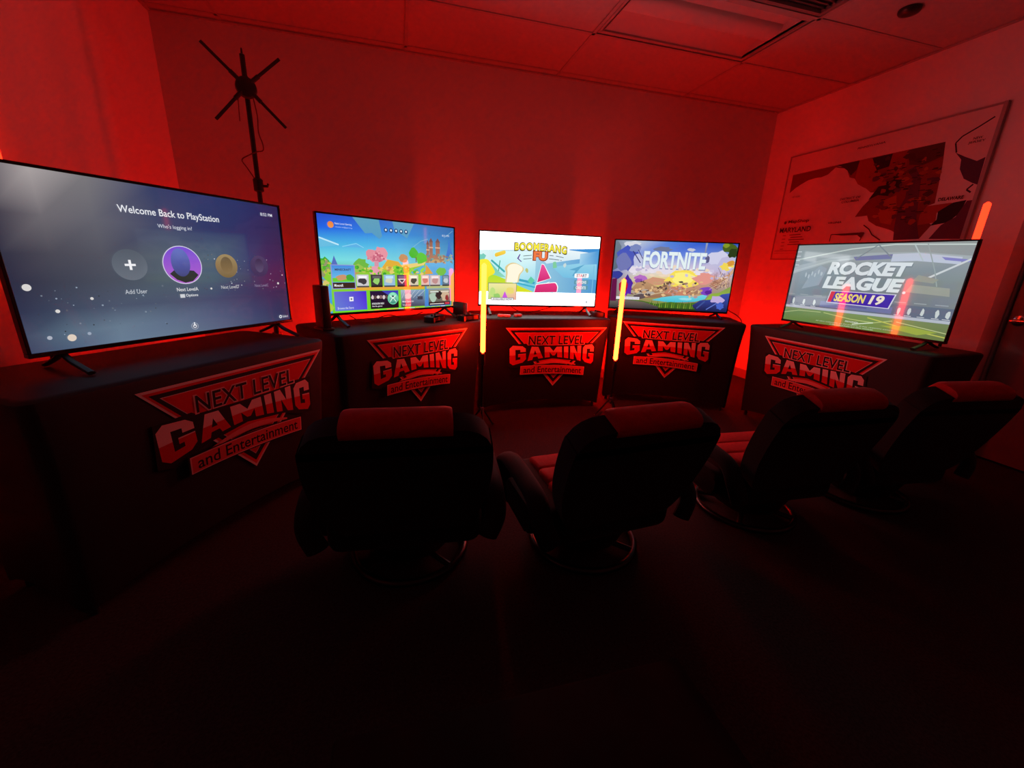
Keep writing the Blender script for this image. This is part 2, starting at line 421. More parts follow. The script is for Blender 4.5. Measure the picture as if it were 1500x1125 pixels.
for k in range(90):
    u, v = rnd.uniform(.52, .84), rnd.uniform(.28, .82)
    if v < .62 and u < .60: continue
    mk.blob(u, v, rnd.uniform(.006, .020), rnd.uniform(.008, .022), rnd.choice([(140, 66, 40), (96, 36, 34), (70, 36, 36), (154, 88, 44), (84, 44, 66), (122, 50, 40)]), k, 8, jag=0.4)
for k in range(60):
    u, v = rnd.uniform(.50, .82), rnd.uniform(.30, .82)
    if v < .62 and u < .60: continue
    mk.rect(u, v, u + rnd.uniform(.012, .035), v + 0.006, (46, 24, 24))
mk.line([(.388, .155), (.388, .216), (.571, .218), (.56, .15)], 0.007, (70, 28, 28)); mpoly([(.388, .216), (.571, .218), (.565, .17), (.54, .20), (.45, .204)], (76, 30, 34))
mk.line([(.56, .282), (.594, .244), (.616, .197), (.664, .149)], 0.008, (70, 28, 28))
mk.build('map_print', M['printm'], mp, map_xyz)
# printed captions, every one a strip of its own
def caption(name, fn):
    global mk
    mk = Pic(MW, MH, 0.0001); mk.n = 130; fn(mk); mk.build(name, M['printm'], mp, map_xyz)
CAP = (66, 46, 46)
caption('map_caption', lambda k: k.text('PENNSYLVANIA', .424, .926, .564, .942, CAP, bold=.02))
caption('map_caption', lambda k: k.text('WEST VIRGINIA', .07, .60, .125, .618, CAP))
caption('map_caption', lambda k: (k.text('DISTRICT OF', .394, .515, .506, .533, CAP, bold=.02), k.text('COLUMBIA', .406, .488, .503, .506, CAP, bold=.02)))
caption('map_caption', lambda k: k.text('VIRGINIA', .354, .314, .435, .332, CAP, bold=.03))
caption('map_caption', lambda k: (k.text('NEW', .934, .806, .966, .822, CAP, bold=.02), k.text('JERSEY', .920, .780, .979, .798, CAP, bold=.02)))
caption('map_caption', lambda k: k.text('DELAWARE', .872, .414, .966, .438, (60, 30, 30), bold=.04))
caption('map_title', lambda k: (k.oval(.060, .362, .014, (84, 24, 28)), k.text('MapShop', .082, .345, .227, .383, (84, 24, 28), bold=.03)))
caption('map_title', lambda k: k.text('MARYLAND', .030, .262, .252, .312, (60, 22, 24), bold=.02))
def legend(k):
    for q in range(5):
        k.rect(.11 + .01 * (q % 2), .232 - q * .024, .19 + .015 * (q % 3), .240 - q * .024, (110, 60, 60)); k.rect(.060, .228 - q * .034, .085, .235 - q * .034, (130, 90, 90))
    k.rect(.02, .075, .30, .080, (120, 80, 80)); k.rect(.02, .052, .25, .055, (130, 90, 90))
caption('map_legend', legend)

# ------------------------------------------------------------------ tables under printed stretch covers
TZ, TL, TD = 0.74, 1.06, 0.52
IN_Y, IN_X = 0.055, 0.020
def cover_mesh(L, D):
    bm = bmesh.new(); n_side, n_end, n_c = 18, 8, 5
    rc = 0.035
    def outline(ins_x, ins_y):
        a, b = L / 2 - ins_x, D / 2 - ins_y; pts = []
        for (cx, cy, a0, ex, ey, n) in ((a - rc, -b + rc, -PI / 2, a - rc, b - rc, n_end), (a - rc, b - rc, 0, -a + rc, b - rc, n_side), (-a + rc, b - rc, PI / 2, -a + rc, -b + rc, n_end), (-a + rc, -b + rc, PI, a - rc, -b + rc, n_side)):
            for k in range(n_c + 1):
                t = a0 + PI / 2 * k / n_c; pts.append((cx + rc * math.cos(t), cy + rc * math.sin(t)))
            p = pts[-1]; t = a0 + PI / 2; q = (ex + rc * math.cos(t), ey + rc * math.sin(t))
            for k in range(1, n): pts.append((p[0] + (q[0] - p[0]) * k / n, p[1] + (q[1] - p[1]) * k / n))
        return pts
    N = len(outline(0, 0)); rings = []
    prof = [(-0.012, 0.000), (0.0, 0.0035), (0.006, 0.012)]      # over the rounded table edge
    o0 = outline(0.022, 0.022); rings.append([(x, y, TZ) for x, y in o0])
    o0 = outline(0.008, 0.008); rings.append([(x, y, TZ - 0.003) for x, y in o0])
    o0 = outline(0.001, 0.001); rings.append([(x, y, TZ - 0.010) for x, y in o0])
    for k in range(0, 15):
        t = k / 14; z = (TZ - 0.020) * (1 - t)
        ix = IN_X * (1 - (1 - t) ** 4); iy = IN_Y * t
        o1 = outline(ix, iy); ring = []
        for (x, y) in o1:
            fx = max(0.0, 1 - (x / (L / 2 - ix)) ** 2); fy = max(0.0, 1 - (y / (D / 2 - iy)) ** 2)
            hem = 0.012 + 0.075 * max(fx ** 0.5 if abs(y) > D / 2 - iy - 0.02 else 0, fy ** 0.5 if abs(x) > L / 2 - ix - 0.02 else 0)
            zz = hem + (TZ - 0.020 - hem) * (1 - t)
            ring.append((x, y, zz))
        rings.append(ring)
    R_ = [[bm.verts.new(p) for p in r] for r in rings]
    for i in range(len(R_) - 1):
        for k in range(N):
            bm.faces.new((R_[i][k], R_[i + 1][k], R_[i + 1][(k + 1) % N], R_[i][(k + 1) % N]))
    bm.faces.new(R_[0])
    return bm

WHITE, RED, BLK = (215, 200, 198), (196, 20, 24), (24, 23, 24)
def logo_pic():
    p = Pic(1.0, 1.0, 0.0004)
    def tri(x, y0, yb, col): p.poly([(-x, y0), (0, yb), (x, y0)], col)
    tri(0.50, 0.0, -0.585, WHITE); tri(0.478, -0.012, -0.568, RED); tri(0.455, -0.024, -0.545, BLK)
    tri(0.415, -0.044, -0.505, WHITE); tri(0.408, -0.047, -0.500, RED)
    tri(0.10, -0.40, -0.470, BLK)
    # black halo behind the wide word, then the word itself, taller towards both ends
    def w(u, v, grow=0.0):
        s = (u + 0.035) / 0.415
        top = -0.185 + 0.020 * abs(s) ** 2; bot = -0.285 - 0.085 * abs(s) ** 1.6
        return (u + 0.030 * (v - 0.5) * -0.4, bot + (top - bot) * v)
    p.poly([(-0.462, -0.160), (-0.468, -0.372), (-0.39, -0.395), (-0.25, -0.335), (-0.03, -0.300), (0.20, -0.330), (0.33, -0.385), (0.408, -0.385), (0.402, -0.155), (0.29, -0.150), (0.20, -0.17), (-0.03, -0.172), (-0.28, -0.165), (-0.30, -0.150)][::-1], BLK)
    G_ = [[(.2, 0), (0, .16), (0, .84), (.2, 1), (.8, 1), (1, .86), (1, .64), (.66, .64), (.66, .78), (.36, .78), (.36, .22), (.66, .22), (.66, .36), (.52, .36), (.52, .54), (1, .54), (1, .16), (.8, 0)]]
    A_ = [[(0, 0), (.28, 1), (.5, 1), (.5, .74), (.40, .38), (.5, .38), (.5, .2), (.36, .2), (.30, 0)], [(1, 0), (.70, 0), (.64, .2), (.5, .2), (.5, .38), (.60, .38), (.5, .74), (.5, 1), (.72, 1)]]
    M_ = [[(0, 0), (0, 1), (.30, 1), (.5, .58), (.70, 1), (1, 1), (1, 0), (.72, 0), (.72, .50), (.56, .14), (.44, .14), (.28, .50), (.28, 0)]]
    N_ = [[(0, 0), (0, 1), (.36, 1), (.66, .46), (.66, 1), (1, 1), (1, 0), (.66, 0), (.34, .56), (.34, 0)]]
    I_ = [[(0, 0), (0, 1), (1, 1), (1, 0)]]
    # two-tone letters: cut at mid height
    bm = bmesh.new()
    for (xa, xb, shp) in ((-.450, -.295, G_), (-.280, -.130, A_), (-.112, .062, M_), (.082, .126, I_), (.146, .258, N_), (.278, .392, G_)):
        for pl in shp: bm.faces.new([bm.verts.new((xa + x * (xb - xa), y, 0)) for x, y in pl][::-1])
    bm.normal_update(); bmesh.ops.triangulate(bm, faces=bm.faces[:])
    bmesh.ops.bisect_plane(bm, geom=bm.verts[:] + bm.edges[:] + bm.faces[:], plane_co=(0, 0.5, 0), plane_no=(0, 1, 0))
    bm.verts.index_update()
    pts = [w(v.co.x, v.co.y) for v in bm.verts]
    up = [[v.index for v in f.verts] for f in bm.faces if f.calc_center_median().y > 0.5]
    dn = [[v.index for v in f.verts] for f in bm.faces if f.calc_center_median().y <= 0.5]
    p._add(pts, up, [lin((222, 190, 188))] * len(pts)); p._add(pts, dn, [lin(RED)] * len(pts), p.n)
    bm.free()
    # first word, black with a white rim
    p.text('NEXT LEVEL', -0.285, -0.168, 0.285, -0.070, (215, 180, 180), bold=0.045, spacing=1.0)
    p.text('NEXT LEVEL', -0.277, -0.162, 0.277, -0.076, BLK, bold=0.012, spacing=1.03)
    # swoosh
    n = 12
    def arc(x0, x1, ya, ym, th, col):
        top = []; bot = []
        for k in range(n + 1):
            t = k / n; x = x0 + (x1 - x0) * t; y = ya + (ym - ya) * math.sin(PI * t)
            top.append((x, y)); bot.append((x, y - th * math.sin(PI * (0.1 + 0.8 * t))))
        for k in range(n): p.poly([bot[k], bot[k + 1], top[k + 1], top[k]], col)
    arc(-0.23, 0.21, -0.362, -0.315, 0.032, (215, 120, 120))
    arc(-0.16, 0.13, -0.368, -0.345, 0.012, BLK)
    # ribbon with the last line
    def rib(u, v):
        s = (u + 0.02) / 0.32
        return (u, v - 0.012 * s - 0.014 * s * s)
    m = 10
    for (x0, x1, y0, y1, col) in ((-0.352, 0.312, -0.458, -0.358, BLK), (-0.344, 0.304, -0.452, -0.364, (215, 175, 175)), (-0.338, 0.298, -0.447, -0.369, (200, 70, 70))):
        for k in range(m):
            a = x0 + (x1 - x0) * k / m; b = x0 + (x1 - x0) * (k + 1) / m
            p._add([rib(a, y0), rib(b, y0), rib(b, y1), rib(a, y1)], [[0, 1, 2, 3]], [lin(col)] * 4, p.n + 1)
        p.n += 1
    p.text('and Entertainment', -0.312, -0.438, 0.275, -0.376, BLK, bold=0.012, warp=rib)
    return p

tables = [  # front centre x, y, yaw, logo centre, logo width, logo top z, tip z, depth, label
    (-0.650, 1.690, 57, 0.105, 0.775, 0.693, 0.252, TD, 'black stretch-covered table with red logo, nearest at the far left under the welcome screen'),
    (0.119, 2.501, 34, 0.003, 0.735, 0.698, 0.256, TD, 'black stretch-covered table with red logo under the tiled game menu screen'),
    (1.055, 2.870, 0, 0.085, 0.815, 0.672, 0.205, TD, 'black stretch-covered table with red logo in the middle, under the white bright screen'),
    (2.105, 2.810, -28, -0.013, 0.776, 0.704, 0.250, TD, 'black stretch-covered table with red logo under the blue and purple game title screen'),
    (2.6575, 2.020, -86, -0.026, 0.795, 0.674, 0.220, 0.46, 'black stretch-covered table with red logo at the far right under the stadium screen'),
]
LP = logo_pic()
cov = {}
for (x, y, a, lc, lw, lz, tz, D, lab) in tables:
    t = thing('covered_table', lab, 'table', (0, 0, 0), R(a), 'logo tables set in an arc')
    n = Vector((math.sin(R(a)), -math.cos(R(a)), 0)); c = Vector((x, y, 0)) - n * D / 2; t.location = c
    L = 1.16 if a == -86 else TL
    if D not in cov:
        first = obj('table_cover', cover_mesh(L, D), M['cloth'], t); cov[D] = first.data; tc = first
    else:
        tc = link('table_cover', cov[D], t)
    h_scale = (lz - tz) / 0.585
    def lm(u, v, z, lc=lc, lw=lw, lz=lz, hs=h_scale, D=D):
        zz = lz + v * hs; ins = IN_Y * (1 - zz / (TZ - 0.020))
        return (lc + u * lw, -D / 2 + ins - 0.0012 - z, zz)
    LP.build('printed_logo', M['printm'], tc, lm)
    obj('table_top', nbox(-L / 2 + 0.03, L / 2 - 0.03, -D / 2 + 0.03, D / 2 - 0.03, TZ - 0.045, TZ - 0.012, bev=0.006), M['wood'], t)
    for sx in (-1, 1):
        for sy in (-1, 1):
            lx, ly = sx * (L / 2 - IN_X - 0.04), sy * (D / 2 - IN_Y - 0.035)
            bm = tube(bmesh.new(), [(lx, ly, 0.0), (lx, ly, 0.03), (lx, ly, TZ - 0.04)], 0.012)
            obj('leg', bm, M['bmetal'], t)

# ------------------------------------------------------------------ televisions
def star_field(p, n, seed, u0, u1, v0, v1, rmin, rmax, col=(200, 205, 220)):
    r = random.Random(seed)
    for k in range(n):
        f = r.uniform(0.35, 1.0)
        p.oval(r.uniform(u0, u1), r.uniform(v0, v1), r.uniform(rmin, rmax), tuple(int(c * f) for c in col), n=8)

def pic_welcome(w, h):
    p = Pic(w, h)
    p.grid([0, .12, .25, .45, .62, .80, .90, 1], [0, .12, .25, .40, .55, .75, 1],
        [[(58, 70, 98), (80, 98, 124), (104, 124, 146), (98, 116, 138), (86, 98, 126), (66, 74, 108), (56, 62, 96), (46, 50, 84)],
         [(62, 76, 100), (88, 108, 128), (102, 122, 142), (92, 108, 134), (80, 90, 122), (62, 66, 104), (54, 54, 92), (46, 46, 82)],
         [(44, 52, 78), (62, 72, 94), (74, 84, 106), (74, 84, 108), (66, 74, 106), (62, 54, 92), (66, 44, 84), (52, 42, 78)],
         [(40, 44, 66), (60, 64, 80), (72, 78, 92), (78, 92, 104), (72, 90, 108), (64, 56, 94), (78, 36, 80), (60, 34, 74)],
         [(46, 48, 66), (72, 72, 84), (80, 82, 94), (80, 92, 106), (72, 92, 110), (56, 60, 104), (60, 40, 88), (52, 36, 80)],
         [(52, 50, 66), (108, 104, 110), (98, 98, 108), (62, 70, 102), (48, 58, 102), (44, 48, 96), (44, 42, 88), (44, 38, 80)],
         [(70, 64, 78), (168, 160, 160), (120, 118, 122), (52, 62, 100), (44, 56, 104), (40, 50, 100), (40, 42, 92), (38, 36, 80)]])
    star_field(p, 70, 1, .45, .99, .28, .58, .0008, .003); star_field(p, 45, 2, .04, .42, .10, .38, .0008, .003, (150, 165, 185))
    for (u, v, r) in ((.041, .376, .010), (.096, .242, .0055), (.19, .302, .0045), (.94, .35, .005), (.97, .42, .003), (.60, .33, .004)): p.oval(u, v, r, (215, 212, 210))
    p.oval(.113, .087, .011, (222, 206, 190)); p.oval(.06, .10, .006, (170, 176, 190)); p.oval(.16, .10, .005, (150, 165, 185))
    p.text('Welcome Back to PlayStation', .320, .795, .681, .852, (232, 234, 240), bold=0.008)
    p.text("Who's logging in?", .437, .728, .562, .760, (205, 210, 222), bold=0.004)
    p.text('8:52 PM', .888, .897, .952, .921, (215, 218, 230), bold=0.01)
    p.oval(.322, .497, .052, (104, 112, 124), (84, 92, 104), 36); p.rect(.305, .490, .339, .503, (240, 240, 244)); p.rect(.318, .466, .326, .527, (240, 240, 244))
    # round user pictures, kept plain
    p.oval(.502, .498, .071, (205, 200, 225), None, 40); p.oval(.502, .498, .068, (178, 96, 200), (112, 70, 205), 40)
    p.poly([(.448, .44), (.47, .40), (.50, .378), (.53, .388), (.556, .43), (.54, .46), (.47, .47)], (40, 40, 44))
    p.oval(.495, .515, .052, (62, 62, 120), (96, 108, 190), 28, ru=.034)
    p.oval(.684, .494, .048, (120, 96, 62), (156, 132, 88), 32); p.oval(.684, .50, .034, (134, 108, 68), (104, 84, 54), 24, ru=.026)
    p.oval(.846, .495, .046, (56, 48, 86), (70, 62, 100), 32); p.oval(.846, .50, .030, (84, 78, 112), (48, 40, 74), 24, ru=.022)
    p.text('Add User', .288, .318, .358, .345, (200, 205, 214)); p.text('Next LevelA', .462, .320, .545, .345, (225, 225, 228), bold=0.006)
    p.text('Next LevelD', .644, .324, .726, .349, (200, 200, 204)); p.text('Next LevelC', .808, .328, .882, .350, (140, 128, 160))
    p.rect(.470, .275, .488, .300, (205, 208, 214)); p.text('Options', .492, .275, .540, .300, (225, 228, 232), bold=0.01)
    p.oval(.505, .068, .014, (150, 160, 178)); p.oval(.505, .068, .011, (66, 78, 104)); p.oval(.505, .068, .0075, (235, 238, 244)); p.oval(.505, .068, .0048, (66, 78, 104)); p.rect(.503, .068, .507, .096, (235, 238, 244))
    p.oval(.930, .059, .008, (225, 228, 236)); p.oval(.930, .059, .004, (60, 66, 100)); p.text('Select', .942, .048, .976, .070, (220, 224, 234))
    return p

def pic_menu(w, h):
    p = Pic(w, h)
    p.grid([0, .25, .5, .75, 1], [0, .45, .56, .72, .86, 1],
        [[(70, 150, 220)] * 5, [(100, 190, 150), (120, 205, 200), (110, 200, 215), (110, 190, 200), (120, 170, 200)],
         [(118, 222, 226), (124, 220, 226), (120, 212, 224), (104, 188, 206), (92, 160, 190)],
         [(70, 176, 226), (76, 182, 230), (88, 184, 230), (76, 162, 206), (64, 140, 190)],
         [(30, 100, 228), (42, 120, 226), (60, 140, 222), (58, 136, 202), (52, 122, 188)],
         [(36, 72, 196), (44, 92, 206), (62, 118, 200), (62, 122, 190), (54, 108, 172)]])
    p.poly([(.22, .985), (.295, .836), (.34, .845), (.39, .79), (.41, .82), (.392, .985)], (86, 156, 196), (96, 160, 188))
    p.poly([(.487, .985), (.50, .90), (.593, .82), (.65, .985)], (88, 160, 200), (100, 160, 190))
    p.poly([(.012, .76), (.125, .705), (.10, .695), (.012, .675)], (104, 190, 226)); p.line([(.012, .765), (.125, .705)], .008, (190, 232, 250))
    p.poly([(.145, .688), (.233, .728), (.28, .69)], (92, 178, 230)); p.line([(.145, .690), (.233, .728), (.28, .690)], .004, (140, 214, 244))
    p.line([(.63, .72), (.70, .80), (.76, .83)], .003, (130, 190, 212)); p.line([(.90, .86), (.98, .95)], .003, (130, 180, 205))
    # far land
    p.poly([(.0, .43), (.0, .53), (.05, .56), (.09, .50), (.14, .47), (.20, .47), (.25, .53), (.30, .50), (.34, .43)], (120, 180, 40), (96, 190, 60))
    p.blob(.03, .53, .03, .05, (60, 170, 50), 1); p.blob(.255, .52, .045, .06, (110, 185, 70), 2); p.blob(.23, .47, .05, .05, (150, 195, 80), 3)
    p.poly([(.07, .505), (.09, .60), (.11, .505)], (86, 110, 190))
    p.poly([(.91, .60), (.935, .74), (.945, .85), (.965, .74), (1, .62), (1, .56)], (52, 110, 200), (60, 122, 206))
    p.poly([(.885, .57), (.90, .66), (.93, .60), (.96, .68), (1, .60), (1, .55)], (120, 170, 176))
    # castle
    p.poly([(.735, .56), (.742, .66), (.765, .70), (.765, .60)], (160, 110, 84))
    for (a, b, t) in ((.748, .768, .77), (.772, .800, .80), (.826, .862, .80)):
        p.rect(a, .60, b, t, (170, 116, 92), (150, 100, 84)); p.poly([(a - .004, t), (b + .004, t), ((a + b) / 2, t + .05)], (120, 88, 84))
        p.rect(a - .004, t - .07, b + .004, t - .055, (214, 170, 140))
    p.poly([(.735, .555), (.74, .64), (.80, .66), (.86, .65), (.90, .66), (.905, .60), (.87, .565)], (178, 132, 92), (166, 112, 90))
    p.poly([(.76, .555), (.78, .60), (.85, .60), (.87, .565)], (196, 160, 104))
    # meadow and water
    p.poly([(.0, 0), (.0, .44), (.30, .44), (.42, .50), (.56, .53), (.68, .55), (.74, .565), (.76, .40), (.72, .0)], (110, 214, 40), (150, 200, 60))
    p.poly([(.42, .49), (.56, .53), (.70, .56), (.74, .57), (.72, .53), (.60, .49), (.48, .47)], (232, 208, 120))
    p.poly([(.72, .0), (.735, .555), (.87, .565), (1, .60), (1, 0)], (64, 128, 206), (96, 180, 228)); p.poly([(.60, .42), (.64, .48), (.72, .53), (.735, .47), (.70, .43)], (88, 176, 214))
    p.poly([(.73, .42), (.74, .54), (.80, .43)], (222, 160, 60)); p.blob(.87, .45, .045, .055, (110, 190, 70), 5)
    p.blob(.64, .66, .035, .06, (70, 184, 40), 6, 12); p.blob(.70, .61, .05, .065, (86, 196, 44), 7, 12); p.rect(.655, .56, .662, .62, (120, 90, 50))
    # blossom tree in the middle, nobody under it
    p.blob(.335, .62, .05, .065, (226, 142, 156), 8, 12); p.blob(.395, .645, .05, .07, (232, 150, 164), 9, 12); p.blob(.37, .59, .04, .05, (206, 112, 134), 10, 10)
    p.rect(.345, .43, .375, .56, (216, 150, 168)); p.blob(.345, .455, .05, .05, (228, 160, 178), 11, 10)
    p.poly([(.39, .48), (.44, .58), (.52, .56), (.56, .48), (.50, .44)], (226, 176, 60)); p.poly([(.47, .44), (.50, .52), (.56, .49), (.57, .43)], (120, 200, 50))
    p.blob(.56, .60, .035, .05, (196, 144, 96), 12, 8); p.blob(.57, .48, .025, .05, (84, 170, 60), 13, 8)
    p.poly([(.0, .0), (.0, .40), (.06, .30), (.055, .0)], (60, 150, 226), (90, 170, 220)); p.blob(.03, .32, .022, .035, (214, 198, 110), 14); p.blob(.03, .08, .03, .06, (176, 204, 70), 15)
    p.poly([(.20, .25), (.20, .285), (.72, .295), (.72, .25)], (230, 170, 60)); p.poly([(.74, .25), (.74, .29), (.96, .29), (.96, .25)], (180, 190, 130))
    p.poly([(.96, .02), (.96, .40), (.995, .46), (.995, .02)], (140, 170, 90), (200, 180, 90))
    for k in range(16): p.rect(.28 + k * .045, .008, .32 + k * .045, .035, random.Random(k).choice([(110, 220, 50), (230, 170, 80), (190, 210, 220), (160, 210, 70)]))
    rn = random.Random(11)
    for k in range(60): p.blob(rn.uniform(.21, .72), rn.uniform(.42, .50), rn.uniform(.006, .018), rn.uniform(.008, .022), rn.choice([(86, 190, 40), (150, 220, 60), (60, 160, 50), (226, 206, 110), (196, 150, 90), (170, 200, 80)]), 200 + k, 7)
    for k in range(24): p.blob(rn.uniform(.01, .06), rn.uniform(.28, .56), rn.uniform(.005, .014), rn.uniform(.008, .02), rn.choice([(70, 170, 50), (190, 190, 80), (120, 190, 60), (150, 150, 110)]), 300 + k, 7)
    for k in range(30): p.blob(rn.uniform(.75, .99), rn.uniform(.56, .66), rn.uniform(.005, .014), rn.uniform(.008, .02), rn.choice([(150, 116, 90), (120, 160, 150), (196, 160, 120), (100, 140, 140)]), 400 + k, 7)
    for k in range(24): p.blob(.335 + rn.uniform(-.04, .10), .62 + rn.uniform(-.05, .06), .008, .012, rn.choice([(240, 170, 180), (196, 96, 120), (214, 130, 146)]), 500 + k, 6)
    # large tile
    p.rect(.062, .268, .210, .512, (150, 150, 214)); p.rect(.068, .276, .204, .505, (120, 214, 240), (70, 140, 224))
    p.rect(.068, .34, .204, .38, (110, 206, 50)); p.blob(.125, .385, .035, .03, (204, 150, 110), 21); p.blob(.175, .385, .022, .035, (70, 170, 60), 22)
    p.text('MINECRAFT', .086, .452, .186, .474, (60, 66, 90), bold=0.03); p.rect(.068, .276, .204, .335, (58, 40, 32)); p.text('Minecraft', .076, .292, .130, .320, (240, 240, 240), bold=0.02)
    # small tiles
    TC = [((205, 205, 210), (60, 60, 66)), ((60, 60, 62), (150, 210, 110)), ((150, 190, 220), (210, 214, 190)), ((74, 60, 92), (196, 90, 96)), ((214, 204, 180), (70, 66, 60)), ((230, 190, 180), (214, 120, 110)), ((206, 190, 190), (190, 140, 140)), ((90, 120, 140), (190, 204, 210))]
    for k, (a, b) in enumerate(((.217, .297), (.311, .392), (.403, .484), (.500, .573), (.591, .668), (.691, .760), (.766, .856), (.876, .940))):
        c1, c2 = TC[k]; p.rect(a, .281, b, .415, c1, c1); wd_ = b - a
        p.blob((a + b) / 2, .35, wd_ * .33, .035, c2, 30 + k, 9); p.rect(a + wd_ * .15, .375, b - wd_ * .15, .402, tuple(min(255, c + 40) for c in c1)); p.rect(a, .281, b, .298, tuple(int(c * .4) for c in c1))
    p.poly([(.505, .37), (.568, .37), (.537, .315)], (226, 222, 226)); p.poly([(.517, .36), (.556, .36), (.537, .328)], (50, 44, 60))
    # bottom cards
    p.quad([(.069, .045), (.275, .045), (.275, .243), (.069, .243)], [(104, 128, 214), (86, 70, 220), (78, 32, 212), (106, 112, 208)])
    p.rect(.161, .140, .187, .186, (240, 240, 244)); p.rect(.169, .154, .179, .172, (100, 104, 130)); p.text('Browse the Store', .085, .060, .185, .085, (226, 230, 250))
    p.rect(.299, .045, .504, .241, (22, 16, 24), (34, 24, 60)); p.poly([(.38, .241), (.504, .241), (.504, .12), (.44, .18)], (70, 130, 150), (60, 50, 190))
    p.oval(.462, .153, .038, (110, 220, 170)); p.oval(.462, .153, .033, (50, 130, 120), (150, 240, 200)); p.poly([(.436, .11), (.452, .17), (.462, .135), (.472, .17), (.488, .11), (.475, .165), (.462, .19), (.449, .165)][::-1], (20, 60, 70))
    p.line([(.442, .185), (.462, .150), (.482, .185)], .006, (220, 250, 235)); p.line([(.440, .115), (.462, .165), (.484, .115)], .005, (220, 250, 235))
    for k in range(6): p.blob(.315 + k * .02, .172, .010, .022, [(214, 200, 200), (90, 70, 70), (230, 220, 214), (140, 110, 110)][k % 4], 50 + k, 8)
    p.text('INTRODUCING XBOX', .309, .092, .395, .112, (236, 236, 240), bold=0.02); p.text('See the games', .309, .062, .380, .082, (236, 236, 240), bold=0.01)
    p.quad([(.523, .047), (.716, .047), (.716, .244), (.523, .244)], [(50, 56, 72), (70, 80, 100), (120, 156, 190), (170, 190, 206)])
    for k in range(5): p.line([(.53 + k * .03, .15), (.56 + k * .04, .24)], .003, (190, 205, 216))
    p.blob(.58, .17, .035, .03, (186, 196, 200), 60); p.rect(.655, .125, .70, .165, (54, 66, 84)); p.text('Make Space for', .533, .095, .625, .120, (236, 238, 242), bold=0.01); p.text('Watch now', .533, .060, .600, .080, (226, 228, 232))
    p.rect(.750, .045, .946, .244, (60, 66, 60), (150, 156, 140)); p.blob(.79, .15, .032, .055, (170, 200, 180), 61); p.blob(.84, .17, .03, .05, (40, 40, 40), 62); p.blob(.90, .16, .035, .06, (204, 180, 150), 63); p.blob(.915, .13, .016, .04, (140, 50, 50), 64)
    p.rect(.750, .045, .946, .085, (24, 20, 20)); p.rect(.760, .058, .89, .068, (220, 220, 216)); p.rect(.898, .052, .940, .078, (206, 60, 80)); p.rect(.765, .205, .84, .222, (210, 220, 210)); p.rect(.86, .205, .935, .222, (222, 210, 190))
    # header
    p.oval(.082, .890, .017, (236, 150, 80), (240, 130, 60)); p.text('Next Level Gaming', .106, .892, .208, .915, (226, 236, 250)); p.text('nextlevel@gaming', .108, .866, .210, .880, (190, 210, 240))
    for k in range(5): p.oval(.432 + k * .037, .887, .0135, (40, 84, 130)); p.oval(.432 + k * .037, .889, .006, (236, 244, 250))
    p.text('8:51 PM', .877, .874, .940, .896, (220, 230, 240))
    return p

